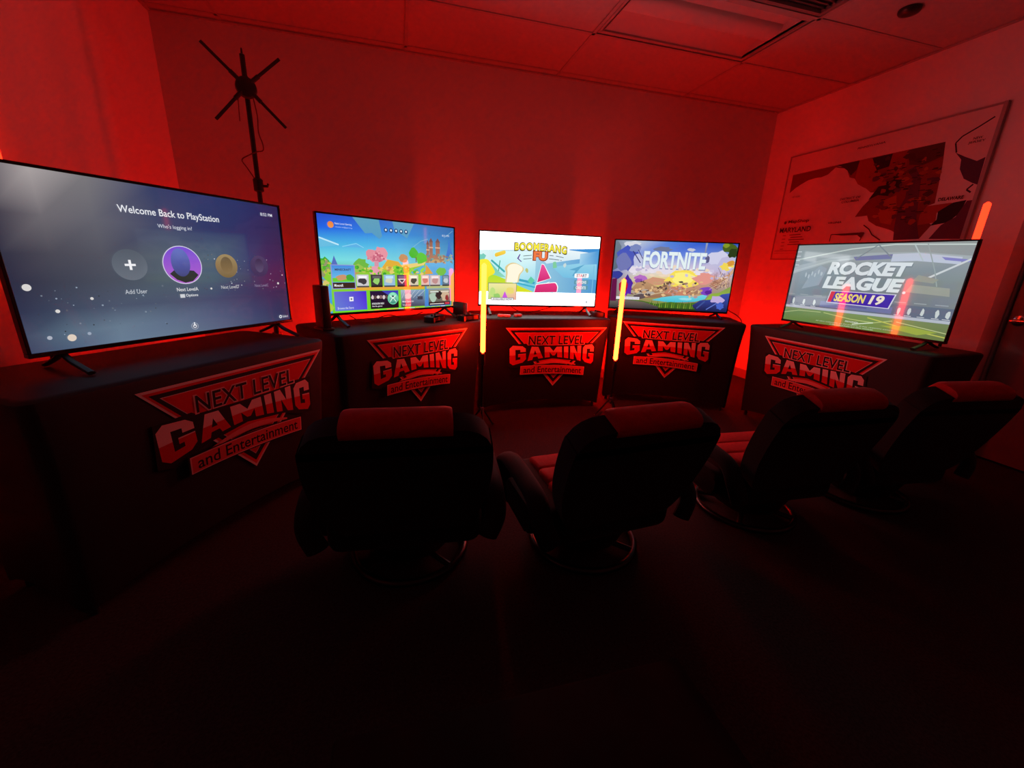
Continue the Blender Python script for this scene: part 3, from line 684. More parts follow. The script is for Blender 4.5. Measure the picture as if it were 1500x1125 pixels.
def pic_boomerang(w, h):
    p = Pic(w, h)
    wh = (255, 255, 255)
    p.rect(0, 0, 1, 1, wh)
    p.quad([(.0, .20), (1, .205), (1, .83), (.0, .75)], [(190, 240, 236), (66, 150, 208), (70, 150, 214), (226, 250, 250)])
    p.quad([(.12, .20), (.46, .20), (.46, .76), (.12, .74)], [(150, 230, 240), (110, 206, 234), (226, 250, 252), (210, 250, 250)])
    p.poly([(.45, .76), (.98, .83), (.98, .72), (.75, .66), (.55, .60)], (206, 232, 244), (240, 250, 252)); p.poly([(.70, .80), (1, .835), (1, .76)], (60, 146, 214))
    p.poly([(.60, .56), (.98, .66), (.99, .40), (.70, .42)], (110, 190, 226), (150, 214, 236))
    p.quad([(.83, .60), (.99, .62), (.99, .80), (.83, .75)], [(150, 206, 236), (80, 160, 216), (66, 150, 212), (170, 214, 238)])
    p.rect(.955, .21, .962, .60, (120, 190, 226))
    # far greens and the yellow meadow
    p.poly([(.0, .40), (.0, .68), (.04, .62), (.09, .60), (.16, .48), (.22, .40)], (140, 214, 190), (90, 204, 170)); p.blob(.03, .66, .03, .04, (120, 206, 190), 1); p.line([(.10, .62), (.21, .47)], .014, (60, 176, 180)); p.line([(.17, .62), (.16, .48)], .006, (50, 160, 130))
    p.poly([(.0, .20), (.0, .46), (.14, .42), (.24, .36), (.31, .30), (.46, .205)], (222, 226, 40), (170, 224, 60)); p.poly([(.31, .30), (.46, .36), (.62, .32), (.62, .20), (.455, .205)], (120, 206, 226))
    p.line([(.29, .38), (.46, .33)], .018, (58, 166, 196)); p.line([(.30, .33), (.47, .27)], .012, (58, 176, 206)); p.poly([(.40, .36), (.425, .42), (.46, .37), (.43, .31)], (96, 206, 170))
    # plain coloured shapes
    p.poly(round_outline([(.005, .19), (.005, .62), (.075, .64), (.14, .45), (.08, .40), (.07, .30)], [0, .02, .04, .04, .02, .02], 5), (244, 226, 40), (250, 240, 60))
    p.poly(round_outline([(.13, .66), (.125, .71), (.21, .76), (.215, .71)], [.02, .02, .02, .02], 4), (240, 190, 50), (250, 220, 90))
    p.poly(round_outline([(.215, .33), (.222, .46), (.205, .54), (.27, .61), (.335, .57), (.375, .52), (.335, .44), (.325, .33)], [.01, .03, .04, .04, .04, .04, .02, .01], 5), (226, 206, 150))
    p.poly(round_outline([(.225, .33), (.235, .46), (.225, .54), (.275, .595), (.335, .565), (.365, .52), (.325, .44), (.315, .33)], [.01, .03, .04, .04, .04, .04, .02, .01], 5), (254, 248, 224))
    p.poly(round_outline([(.455, .195), (.470, .315), (.50, .325), (.64, .355), (.662, .29), (.656, .215)], [0, .01, .01, .02, .02, .01], 4), wh)
    p.poly(round_outline([(.460, .20), (.474, .305), (.50, .315), (.635, .343), (.654, .285), (.65, .215)], [0, .01, .01, .02, .02, .01], 4), (206, 44, 110), (232, 60, 130))
    p.poly(round_outline([(.474, .325), (.508, .595), (.528, .600), (.598, .405)], [0, .01, .02, .01], 5), wh); p.poly(round_outline([(.480, .342), (.510, .585), (.527, .590), (.590, .402)], [0, .01, .02, .01], 5), (206, 40, 112), (240, 84, 158))
    p.line([(.55, .33), (.585, .355)], .003, wh)
    p.poly(round_outline([(.605, .54), (.603, .625), (.628, .635), (.640, .55)], [.01, .01, .01, .01], 3), (126, 206, 160)); p.blob(.39, .50, .013, .03, (190, 196, 120), 4, 9); p.blob(.705, .585, .012, .03, (200, 220, 220), 5, 9)
    p.poly([(.745, .53), (.80, .56), (.878, .612), (.84, .56), (.785, .44), (.775, .45), (.80, .52)], (90, 168, 206))
    # title
    def arch(u, v): s = (u - .5) / .21; return (u, v - .018 * s * s - .022 * s * .5)
    p.rect(.262, .765, .735, .905, wh)
    p.text('BOOMERANG', .280, .755, .716, .872, (92, 84, 20), bold=0.07, spacing=1.12, warp=arch); p.text('BOOMERANG', .286, .770, .710, .864, (250, 236, 70), bold=0.035, spacing=1.14, warp=arch)
    p.text('FU', .432, .630, .560, .765, (150, 56, 24), bold=0.09); p.text('FU', .440, .642, .552, .757, (240, 124, 70), bold=0.05)
    p.poly([(.325, .712), (.333, .712), (.318, .655), (.347, .615), (.338, .612), (.306, .655)], (96, 56, 150))
    for (a, b, c, d) in ((.355, .690, .425, .705), (.357, .650, .425, .662), (.57, .712, .605, .708), (.565, .668, .655, .655), (.625, .708, .69, .690), (.665, .652, .675, .650)): p.line([(a, b), (c, d)], .004, (40, 60, 70))
    # menu
    for (v, s, bx, tx) in ((.450, 'START', wh, (90, 110, 130)), (.358, 'OPTIONS', (90, 156, 176), (226, 244, 250)), (.280, 'CREDITS', (90, 156, 176), (226, 244, 250))):
        p.poly(round_outline([(.795, v - .030), (.795, v + .030), (.918, v + .036), (.918, v - .024)], [.01] * 4, 3), bx); p.text(s, .812, v - .018, .902, v + .024, tx, bold=0.03)
    # small card
    p.rect(.080, .090, .312, .322, (120, 140, 110)); p.quad([(.084, .095), (.308, .095), (.308, .316), (.084, .312)], [(186, 220, 120), (240, 170, 160), (250, 232, 160), (240, 236, 170)])
    p.blob(.115, .20, .025, .06, (190, 226, 130), 7, 10); p.blob(.26, .22, .035, .05, (236, 220, 120), 8, 10); p.blob(.15, .14, .03, .04, (150, 206, 110), 9, 10); p.poly(round_outline([(.195, .12), (.215, .21), (.24, .12)], [.01, .01, .01], 3), (204, 90, 226))
    p.rect(.104, .076, .290, .122, (70, 74, 84)); p.rect(.108, .082, .286, .116, wh); p.text('AVAILABLE NOW', .116, .086, .278, .112, (120, 124, 130), bold=0.03)
    p.c[0] = [tuple(x * 4.5 for x in c) for c in p.c[0]]      # blown-out white of a bright panel
    p.text('CONFIRM', .828, .068, .900, .084, (206, 210, 214)); p.oval(.918, .080, .011, (176, 184, 188)); p.oval(.918, .080, .006, (214, 220, 224))
    return p

def pic_island(w, h):
    p = Pic(w, h)
    p.grid([0, .2, .45, .7, 1], [0, .45, .62, .8, 1],
        [[(60, 70, 60), (90, 84, 70), (80, 120, 60), (60, 110, 50), (40, 60, 90)], [(120, 110, 150), (210, 200, 170), (230, 206, 120), (214, 150, 130), (190, 160, 150)],
         [(110, 130, 190), (206, 210, 232), (226, 220, 226), (206, 190, 214), (180, 180, 220)], [(96, 120, 160), (140, 160, 220), (96, 130, 220), (110, 140, 220), (170, 190, 226)], [(120, 130, 150), (190, 200, 214), (76, 126, 214), (44, 92, 206), (40, 80, 180)]])
    p.blob(.15, .93, .07, .05, (214, 216, 226), 1); p.blob(.40, .88, .07, .035, (110, 120, 150), 2)
    p.blob(.86, .78, .09, .10, (206, 206, 232), 3); p.blob(.93, .72, .08, .10, (190, 186, 220), 4)
    for k in range(12): p.blob(.17 + k * .055, .585 + .015 * math.sin(k * 2.1), .045, .040, (226, 220, 232), 100 + k)
    # bluish rock masses at the left
    p.poly([(.0, .56), (.0, .99), (.03, .97), (.06, .90), (.05, .60)], (84, 104, 120), (110, 126, 140)); p.blob(.11, .74, .09, .17, (90, 98, 176), 5, 16, (60, 84, 190)); p.blob(.09, .68, .06, .12, (110, 120, 180), 6, 14); p.blob(.175, .88, .05, .06, (120, 136, 190), 7)
    p.blob(.21, .72, .05, .09, (190, 196, 226), 8); p.line([(.16, .84), (.23, .68)], .008, (54, 60, 120)); p.line([(.20, .86), (.245, .74)], .006, (54, 60, 120))
    p.blob(.25, .46, .055, .055, (180, 110, 196), 9); p.blob(.235, .42, .03, .04, (140, 76, 176), 10)
    # glow and cliffs
    p.blob(.37, .42, .10, .06, (206, 150, 120), 11); p.blob(.60, .47, .15, .13, (246, 222, 90), 12, 20, jag=.18); p.blob(.60, .49, .09, .09, (252, 240, 130), 13, 18, jag=.18); p.blob(.77, .49, .09, .08, (226, 150, 140), 14)
    p.poly([(.18, .30), (.22, .40), (.30, .42), (.40, .34), (.47, .40), (.52, .34), (.56, .38), (.66, .30), (.70, .34), (.74, .24), (.50, .20), (.30, .18)], (150, 110, 84), (190, 150, 110))
    p.poly([(.45, .26), (.52, .36), (.60, .37), (.68, .28), (.62, .22)], (196, 130, 104)); p.blob(.30, .25, .07, .05, (180, 170, 160), 15); p.blob(.26, .20, .05, .04, (90, 80, 84), 16); p.line([(.30, .28), (.44, .34)], .008, (90, 70, 56)); p.line([(.34, .23), (.46, .28)], .006, (214, 190, 150))
    for k in range(8): p.line([(.34 + k * .05, .27 + .02 * (k % 3)), (.37 + k * .05, .31 + .02 * (k % 2))], .005, [(90, 66, 54), (220, 190, 150)][k % 2])
    p.poly([(.36, .155), (.44, .20), (.56, .235), (.70, .24), (.82, .27), (.80, .20), (.72, .155), (.52, .13)], (60, 190, 214), (120, 214, 226)); p.blob(.64, .19, .05, .02, (150, 220, 230), 17)
    p.blob(.80, .32, .055, .06, (124, 70, 190), 18, 14); p.blob(.815, .30, .03, .03, (90, 40, 150), 19)
    p.poly([(.82, .42), (.88, .50), (.95, .56), (.99, .66), (.99, .58), (.93, .48), (.87, .36)], (170, 116, 96), (206, 160, 130)); p.blob(.93, .67, .05, .06, (240, 214, 90), 20); p.blob(.96, .72, .03, .04, (214, 150, 60), 21)
    p.blob(.93, .93, .055, .07, (70, 96, 30), 22, 14); p.blob(.96, .86, .04, .07, (40, 60, 26), 23, 12); p.blob(.90, .96, .025, .03, (130, 150, 40), 24)
    p.poly([(.735, .985), (.738, .82), (.745, .80), (.752, .985)], (120, 120, 150), (150, 160, 190)); p.blob(.765, .76, .02, .05, (90, 90, 130), 25, 9); p.blob(.63, .885, .03, .022, (196, 200, 214), 26)
    rn = random.Random(12)
    for k in range(80): p.blob(rn.uniform(.18, .76), rn.uniform(.22, .44), rn.uniform(.006, .022), rn.uniform(.008, .024), rn.choice([(110, 84, 70), (200, 160, 120), (226, 190, 140), (80, 70, 72), (160, 120, 100), (180, 150, 150)]), 600 + k, 7, jag=.5)
    for k in range(40): p.blob(rn.uniform(.15, .96), rn.uniform(.50, .66), rn.uniform(.008, .03), rn.uniform(.010, .03), rn.choice([(230, 224, 236), (206, 196, 222), (236, 214, 190), (190, 180, 214)]), 700 + k, 9, jag=.4)
    for k in range(30): p.line([(rn.uniform(.80, .99),) * 1 + (rn.uniform(.34, .60),), (rn.uniform(.80, .99), rn.uniform(.40, .66))], .003, rn.choice([(120, 84, 70), (226, 190, 150), (90, 70, 90)]))
    # foreground
    p.poly([(.0, .0), (.0, .14), (.12, .155), (.28, .14), (.40, .10), (.52, .14), (.64, .125), (.76, .15), (.86, .12), (.86, .0)], (26, 40, 22), (76, 120, 40))
    for k in range(26): u = .34 + k * .017; p.poly([(u, .05), (u + .006, .15 + .02 * math.sin(k * 1.7)), (u + .012, .05)], [(90, 140, 40), (60, 110, 34), (120, 160, 50)][k % 3])
    p.poly([(.0, .0), (.0, .13), (.14, .15), (.30, .12), (.42, .06), (.42, .0)], (50, 50, 56), (110, 104, 96))
    p.blob(.04, .50, .05, .06, (44, 60, 150), 27, 14); p.poly([(.01, .12), (.01, .44), (.05, .45), (.06, .12)], (96, 20, 70)); p.blob(.135, .34, .055, .15, (92, 40, 176), 28, 16, (60, 40, 150)); p.blob(.11, .33, .035, .11, (180, 20, 56), 29, 14)
    p.poly([(.80, .18), (.84, .28), (.90, .30), (1, .40), (1, .28), (.88, .18)], (150, 190, 60), (130, 150, 80)); p.poly([(.70, .10), (.76, .18), (.86, .20), (.93, .28), (.995, .30), (.995, .02), (.74, .02)], (22, 30, 70), (60, 80, 176)); p.blob(.90, .20, .06, .05, (190, 170, 220), 30); p.blob(.93, .11, .035, .05, (70, 100, 200), 31); p.line([(.74, .06), (.80, .17)], .012, (60, 84, 150)); p.line([(.82, .05), (.90, .15)], .008, (96, 120, 206))
    # wordmark
    p.text('FORTNITE', .245, .598, .762, .850, (140, 146, 190), bold=0.045); p.text('FORTNITE', .250, .612, .757, .850, (226, 240, 242), bold=0.035, spacing=1.0)
    p.rect(.06, .150, .255, .190, (226, 226, 236)); p.text('PRESS ANY BUTTON', .115, .158, .248, .182, (150, 150, 166))
    return p

def pic_stadium(w, h):
    p = Pic(w, h)
    p.grid([0, .3, .6, 1], [0, .19, .20, .36, .60, .80, 1],
        [[(100, 128, 66), (96, 124, 60), (112, 136, 64), (104, 122, 70)], [(108, 138, 96), (116, 144, 92), (120, 146, 88), (112, 130, 90)], [(130, 146, 150), (112, 124, 140), (112, 124, 140), (120, 132, 146)],
         [(128, 142, 150), (112, 124, 136), (110, 120, 130), (120, 128, 134)], [(142, 156, 166), (122, 136, 146), (120, 130, 136), (128, 136, 138)], [(150, 164, 170), (142, 154, 160), (150, 158, 160), (140, 150, 154)], [(140, 154, 158), (136, 150, 152), (140, 152, 152), (140, 150, 150)]])
    # roof beams
    p.poly([(.0, .70), (.04, .735), (.25, .83), (.5, .885), (.75, .89), (1, .85), (1, .80), (.75, .84), (.5, .835), (.25, .77), (.0, .63)], (170, 182, 190), (158, 170, 174))
    p.poly([(.62, .87), (.75, .88), (.95, .84), (.95, .77), (.75, .80), (.62, .79)], (186, 194, 210)); p.poly([(.40, .84), (.62, .87), (.62, .82), (.42, .80)], (116, 120, 160)); p.poly([(.86, .84), (.99, .815), (.99, .79), (.88, .81)], (130, 130, 190))
    p.line([(.0, .80), (.19, .865), (.38, .93), (.62, .97), (.99, .955)], .007, (190, 204, 200)); p.line([(.0, .66), (.25, .79), (.40, .82)], .006, (180, 192, 196)); p.line([(.42, .82), (.53, .97), (.62, .83)], .006, (120, 134, 142)); p.line([(.72, .96), (.78, .80)], .006, (176, 190, 192)); p.line([(.80, .60), (.99, .82)], .011, (200, 206, 208)); p.line([(.78, .97), (.85, .70), (.88, .55)], .005, (150, 162, 162))
    for k in range(4): p.rect(.0 + .004 * k, .90 - k * .055, .04, .91 - k * .055, (196, 208, 214))
    p.poly([(.10, .44), (.14, .62), (.20, .74), (.25, .70), (.22, .50)], (146, 160, 172)); p.poly([(.74, .48), (.76, .56), (.94, .54), (.95, .46)], (150, 154, 146)); p.poly([(.76, .60), (.78, .66), (.88, .62), (.86, .58)], (146, 150, 140))
    for k in range(6): p.blob(.11 + k * .022, .62 - (k % 2) * .03 + k * .01, .006, .03, (176, 188, 196), 10 + k, 7)
    for k in range(10): p.rect(.0 + k * .1, .365, .06 + k * .1, .375, (150, 160, 164))
    # band of boards and lamps
    p.rect(.0, .195, 1, .225, (176, 184, 196)); p.rect(.0, .225, 1, .345, (96, 108, 128)); p.rect(.26, .24, .70, .31, (104, 116, 160)); p.rect(.40, .265, .56, .285, (90, 96, 156))
    for u in (.061, .141, .217, .736, .789, .853, .921, .97): p.blob(u, .283, .009, .042, (196, 206, 206), int(u * 1000), 7); p.rect(u - .02, .232, u + .015, .238, (206, 210, 216))
    # pitch markings
    p.line([(.0, .12), (.12, .165), (.28, .17)], .005, (170, 186, 130)); p.line([(.30, .17), (.48, .13), (.62, .12), (.72, .165)], .005, (176, 192, 120)); p.line([(.50, .075), (.62, .12)], .006, (206, 220, 190)); p.line([(.58, .17), (.80, .10), (1, .06)], .006, (184, 190, 90)); p.poly([(.66, .10), (.80, .13), (.95, .10), (.86, .05)], (150, 168, 70)); p.line([(.74, .16), (1, .10)], .004, (190, 200, 140))
    # lettering
    wt = (214, 222, 226)
    p.text('ROCKET', .262, .620, .742, .775, (120, 130, 138), bold=0.06, shear=.18); p.text('ROCKET', .258, .634, .738, .785, wt, bold=0.055, shear=.18)
    p.text('LEAGUE', .252, .452, .727, .604, (120, 130, 138), bold=0.06, shear=.18); p.text('LEAGUE', .248, .466, .722, .614, wt, bold=0.055, shear=.18); p.oval(.735, .472, .008, wt)
    p.poly([(.300, .298), (.312, .444), (.702, .448), (.682, .288)], (206, 206, 224)); p.poly([(.306, .306), (.317, .436), (.694, .440), (.676, .296)], (62, 34, 160)); p.poly([(.306, .306), (.317, .436), (.345, .436), (.330, .305)], (206, 30, 70))
    p.text('SEASON', .345, .322, .540, .420, (226, 206, 110), bold=0.04, shear=.2); p.text('19', .560, .318, .645, .424, (232, 220, 200), bold=0.04, shear=.2)
    p.text('PSYONIX', .454, .090, .536, .108, (200, 210, 196), bold=0.03)
    p.text('All other trademarks are the property of their respective owners', .26, .056, .735, .070, (206, 214, 196)); p.text('in the United States and other countries', .36, .036, .63, .050, (206, 214, 196))
    return p

def television(x, y, yaw, w, zb, pic, label):
    h = w * 0.572
    t = thing('television', label, 'television', (x, y, TZ), R(yaw), 'flat televisions on the tables')
    z0 = zb - TZ; bz = 0.009
    bm = bmesh.new()
    for (a, b, c, d) in ((-w / 2, w / 2, z0, z0 + 0.014), (-w / 2, w / 2, z0 + h - bz, z0 + h), (-w / 2, -w / 2 + bz, z0 + 0.014, z0 + h - bz), (w / 2 - bz, w / 2, z0 + 0.014, z0 + h - bz)):
        box(bm, a, b, -0.004, 0.022, c, d, bev=0.0015, seg=1)
    obj('bezel', bm, M['gloss'], t)
    bm = nbox(-w / 2 + 0.004, w / 2 - 0.004, 0.010, 0.030, z0 + 0.004, z0 + h - 0.004, bev=0.004)
    box(bm, -w * 0.40, w * 0.40, 0.028, 0.072, z0 + 0.02, z0 + h * 0.55, bev=0.014)
    obj('back_cover', bm, M['black'], t)
    sc = obj('screen', nbox(-w / 2 + bz - 0.001, w / 2 - bz + 0.001, 0.003, 0.009, z0 + 0.013, z0 + h - bz + 0.001), M['gloss'], t, smooth=False)
    p = pic(w, h)
    # keep the picture inside the visible panel
    u0, u1, v0, v1 = bz / w, 1 - bz / w, 0.014 / h, 1 - bz / h
    def mp_(u, v, z): return ((min(max(u, u0), u1) - 0.5) * w, 0.0026 - z * 0.25, z0 + min(max(v, v0), v1) * h)
    p.build('screen_picture', M['screen'], sc, mp_)
    for s in (-1, 1):
        bm = bmesh.new(); fx = s * w * 0.415
        tube(bm, [(fx, 0.014, z0 + 0.03), (fx, 0.014, z0), (fx, -0.030, z0 * 0.60), (fx, -0.115, 0.0085)], 0.008, 8, flat=(0.011, 0.007))
        tube(bm, [(fx, 0.016, z0 + 0.02), (fx, 0.020, z0), (fx, 0.060, z0 * 0.60), (fx, 0.125, 0.0085)], 0.008, 8, flat=(0.011, 0.007))
        obj('leg', bm, M['black'], t)
    return t

television(-0.808, 1.912, 55.9, 0.960, 0.797, pic_welcome, 'television showing a grey welcome screen with round user pictures')
television(-0.017, 2.760, 33.4, 0.961, 0.800, pic_menu, 'television showing a colourful game menu of picture tiles')
television(1.058, 3.121, -3.1, 0.965, 0.800, pic_boomerang, 'television with a white bordered picture and yellow arched title in the middle')
television(2.194, 3.057, -19.9, 0.993, 0.781, pic_island, 'television showing a blue and purple island with a tall white title')
television(2.811, 1.982, -84.3, 0.948, 0.787, pic_stadium, 'television showing a grey stadium with slanted white lettering')

# ------------------------------------------------------------------ red light tubes on tripods
def light_tube(x, y, z0, z1, label, spread=0.11, power='tube'):
    t = thing('light_tube_stand', label, 'light tube', (x, y, 0), 0.0, 'red light tubes on stands')
    r = 0.0165
    bm = bmesh.new(); n = 8; prof = [(0.004, z0)] + [(r, z0 + 0.012)] + [(r, z1 - 0.012)] + [(0.004, z1)]
    lathe(bm, prof, 20); tb = obj('tube', bm, M[power], t)
    bm = lathe(bmesh.new(), [(0.012, z0 - 0.085), (0.0175, z0 - 0.08), (0.0175, z0 - 0.012), (0.0125, z0 - 0.001)], 16); obj('socket', bm, M['bmetal'], t)
    bm = lathe(bmesh.new(), [(0.009, 0.12), (0.009, z0 - 0.083)], 12); obj('pole', bm, M['bmetal'], t)
    bm = lathe(bmesh.new(), [(0.016, 0.13), (0.018, 0.135), (0.018, 0.165), (0.016, 0.17)], 14); obj('collar', bm, M['chrome'], t)
    for k in range(3):
        a = 2 * PI * k / 3 + 0.5
        bm = tube(bmesh.new(), [(0.012 * math.cos(a), 0.012 * math.sin(a), 0.150), (spread * math.cos(a), spread * math.sin(a), 0.008)], 0.006, 8)
        obj('leg', bm, M['bmetal'], t)
        bm = lathe(bmesh.new(), [(0.009, 0.0), (0.010, 0.006), (0.007, 0.016)], 10, (spread * math.cos(a), spread * math.sin(a), 0)); obj('foot', bm, M['chrome'], t)
    return t
light_tube(0.514, 2.608, 0.546, 1.120, 'glowing yellow-red light tube in front of the gap left of the white screen')
light_tube(1.530, 2.664, 0.458, 1.050, 'glowing yellow-red light tube in front of the gap right of the white screen')
light_tube(3.300, 1.768, 0.950, 1.565, 'orange light tube standing behind the stadium television by the door', power='tube_dim')
light_tube(-1.430, 2.128, 0.990, 1.600, 'red light tube standing behind the welcome screen against the left wall', spread=0.07, power='tube_dim')
light_tube(-0.300, 3.440, 0.260, 0.620, 'red light tube behind the game menu television near the back wall', power='tube_mid')
light_tube(0.700, 3.460, 0.260, 0.620, 'red light tube low behind the gap between the menu table and the middle table', power='tube_back')
light_tube(1.640, 3.560, 0.260, 0.620, 'red light tube behind the white screen near the back wall', power='tube_back')
light_tube(3.000, 3.400, 0.260, 0.620, 'red light tube behind the island television in the far right corner', power='tube_mid')

# ------------------------------------------------------------------ spinning-blade fan display on its stand
fn = thing('blade_fan_display', 'black four-bladed display fan on a tall thin stand behind the welcome screen', 'fan display', (-0.838, 3.15, 0))
HZ = 2.052
bm = lathe(bmesh.new(), [(0.019, 0.25), (0.019, 1.36), (0.015, 1.365)], 14); obj('lower_pole', bm, M['bmetal'], fn)
bm = lathe(bmesh.new(), [(0.014, 1.36), (0.014, 2.235), (0.006, 2.24), (0.005, 2.262), (0.003, 2.268)], 14); obj('upper_pole', bm, M['bmetal'], fn)
bm = lathe(bmesh.new(), [(0.02, 1.50), (0.028, 1.505), (0.028, 1.57), (0.018, 1.58)], 16); obj('collar', bm, M['bmetal'], fn)
bm = tube(bmesh.new(), [(0.02, 0, 1.535), (0.055, -0.01, 1.535), (0.06, -0.01, 1.55)], 0.008, 8); obj('collar_knob', bm, M['bmetal'], fn)
FY = R(15)
hub = bpy.data.objects.new('fan_hub', None)
bm = lathe(bmesh.new(), [(0.040, -0.030), (0.052, -0.024), (0.056, 0.0), (0.052, 0.022), (0.030, 0.030)], 26)
for v in bm.verts: v.co = Vector((v.co.x, v.co.z - 0.055, v.co.y))
hubo = obj('fan_hub', bm, M['bmetal'], fn, loc=(0, 0, HZ), rot=(0, 0, FY))
for (ex, ez) in ((-0.187, 0.172), (0.187, 0.178), (0.188, -0.182), (-0.170, -0.196)):
    a = math.atan2(ez, ex); dr = Vector((math.cos(a), 0, math.sin(a))); off = Vector((0, -0.075, 0))
    bm = tube(bmesh.new(), [off + dr * 0.035, off + dr * 0.085, off + dr * 0.26], 0.007, 4, flat=(0.0085, 0.003)); bl = obj('blade', bm, M['bmetal'], hubo, smooth=False)
    bm = tube(bmesh.new(), [off + dr * 0.035, off + dr * 0.095], 0.012, 8); obj('blade_clamp', bm, M['bmetal'], hubo)
for s in (-1, 1):
    pass
bm = tube(bmesh.new(), smooth_path([(0.035, -0.02, 2.02), (0.048, -0.025, 1.92), (0.045, -0.03, 1.83), (0.06, -0.03, 1.77), (0.055, -0.02, 1.735), (0.018, -0.015, 1.725), (-0.03, -0.02, 1.70), (-0.068, -0.02, 1.672), (-0.045, -0.02, 1.63), (-0.02, -0.015, 1.585), (0.0, -0.02, 1.55)], 4), 0.0035, 6); obj('power_wire', bm, M['redcable'], fn)
bm = tube(bmesh.new(), smooth_path([(-0.04, -0.03, 2.02), (-0.045, -0.03, 1.95), (-0.048, -0.03, 1.88)], 4), 0.003, 6); obj('loose_wire', bm, M['redcable'], fn)
bm = tube(bmesh.new(), smooth_path([(0.0, -0.05, 2.10), (0.015, -0.05, 2.125), (0.03, -0.05, 2.105)], 4), 0.003, 6); obj('hook', bm, M['bmetal'], fn)
for k in range(3):
    a = 2 * PI * k / 3 + 0.9
    bm = tube(bmesh.new(), [(0.02 * math.cos(a), 0.02 * math.sin(a), 0.60), (0.30 * math.cos(a), 0.30 * math.sin(a), 0.012)], 0.010, 8); obj('leg', bm, M['bmetal'], fn)
    bm = tube(bmesh.new(), [(0.02 * math.cos(a), 0.02 * math.sin(a), 0.27), (0.165 * math.cos(a), 0.165 * math.sin(a), 0.29)], 0.006, 6); obj('brace', bm, M['bmetal'], fn)

# ------------------------------------------------------------------ floor gaming chairs
def build_chair(label):
    t = thing('gaming_chair', label, 'chair', (0, 0, 0), 0, 'low gaming chairs in a row')
    # origin under the seat centre, facing +y; back leans towards -y
    out = round_outline([(-0.215, 0.0), (-0.265, 0.14), (-0.280, 0.30), (-0.262, 0.445), (0.262, 0.445), (0.280, 0.30), (0.265, 0.14), (0.215, 0.0)], [0.05, 0.06, 0.08, 0.10, 0.10, 0.08, 0.06, 0.05], 5)
    bk = obj('backrest', plate(out, -0.043, 0.038, 0.026, 4), M['fabric'], t, loc=(0, -0.03, 0.26), rot=(R(19), 0, 0))
    inner = round_outline([(-0.15, 0.06), (-0.175, 0.34), (0.175, 0.34), (0.15, 0.06)], [0.03] * 4, 4)
    obj('back_pad', plate(inner, 0.040, 0.058, 0.008, 2), M['redfab'], bk)
    # red head pillow folded over the top edge
    bm = bmesh.new(); nx = 12
    prof = [(-0.047, 0.428), (-0.052, 0.436), (-0.053, 0.450), (-0.048, 0.464), (-0.034, 0.474), (-0.010, 0.478), (0.022, 0.476), (0.046, 0.464), (0.062, 0.430), (0.066, 0.38), (0.064, 0.33), (0.056, 0.315), (0.046, 0.32), (0.046, 0.38), (0.040, 0.43), (0.0, 0.449), (-0.036, 0.444), (-0.045, 0.435)]
    hw_ = 0.153; rings = []
    for i in range(nx + 1):
        u = -1 + 2 * i / nx; x = hw_ * math.sin(u * PI / 2); f = 1 - 0.20 * max(0, abs(u) - 0.72) / 0.28 if abs(u) > 0.72 else 1.0
        rings.append([bm.verts.new((x, y * (0.72 + 0.28 * f), 0.40 + (z - 0.40) * (0.55 + 0.45 * f) if abs(u) > 0.72 else z)) for y, z in prof])
    m_ = len(prof)
    for i in range(nx):
        for k in range(m_): bm.faces.new((rings[i][k], rings[i + 1][k], rings[i + 1][(k + 1) % m_], rings[i][(k + 1) % m_]))
    bm.faces.new(rings[0]); bm.faces.new(rings[-1][::-1])
    obj('head_pillow', bm, M['redfab'], bk)
    # seat: black shell with red quilted strips
    obj('seat', nbox(-0.265, 0.265, -0.05, 0.405, 0.145, 0.305, bev=0.05, seg=4), M['fabric'], t)
    y0 = 0.035
    for k, d in enumerate((0.095, 0.105, 0.115)):
        obj('seat_strip', nbox(-0.195 + 0.006 * k, 0.195 - 0.006 * k, y0 + 0.002, y0 + d - 0.002, 0.28, 0.330 - 0.003 * (k == 2), bev=0.014, seg=3), M['redfab'], t); y0 += d
    # padded loop arms
    for s in (-1, 1):
        x = s * 0.304
        path = smooth_path([(s * 0.275, -0.085, 0.215), (x, -0.075, 0.290), (x, -0.02, 0.352), (x, 0.10, 0.372), (x, 0.235, 0.378), (x, 0.315, 0.350), (x, 0.345, 0.285), (x, 0.325, 0.215), (s * 0.275, 0.28, 0.185)], 5)
        obj('arm', tube(bmesh.new(), path, 0.03, 12, flat=(0.038, 0.024)), M['fabric'], t)
        ol = round_outline([(0.03, 0.165), (0.03, 0.285), (0.29, 0.285), (0.31, 0.18)], [0.04] * 4, 4)
        bm = plate(ol, -0.022, 0.022, 0.014, 2)
        for v in bm.verts: v.co = Vector((s * 0.285 + v.co.y, v.co.x, v.co.z))
        obj('side_panel', bm, M['fabric'], t)
    # swivel base
    bm = lathe(bmesh.new(), [(0.10, 0.025), (0.15, 0.06), (0.18, 0.13), (0.19, 0.155)], 24, (0, 0.16, 0)); obj('swivel_post', bm, M['bmetal'], t)
    bm = bmesh.new(); tube(bm, [(0.215 * math.cos(2 * PI * k / 36), 0.16 + 0.215 * math.sin(2 * PI * k / 36), 0.020) for k in range(37)], 0.014, 10, cap=False); obj('base_ring', bm, M['ring'], t)
    for k in range(2):
        a = PI / 4 + k * PI / 2
        bm = tube(bmesh.new(), [(-0.21 * math.cos(a), 0.16 - 0.21 * math.sin(a), 0.022), (0, 0.16, 0.045), (0.21 * math.cos(a), 0.16 + 0.21 * math.sin(a), 0.022)], 0.012, 8); obj('base_spoke', bm, M['bmetal'], t)
    return t
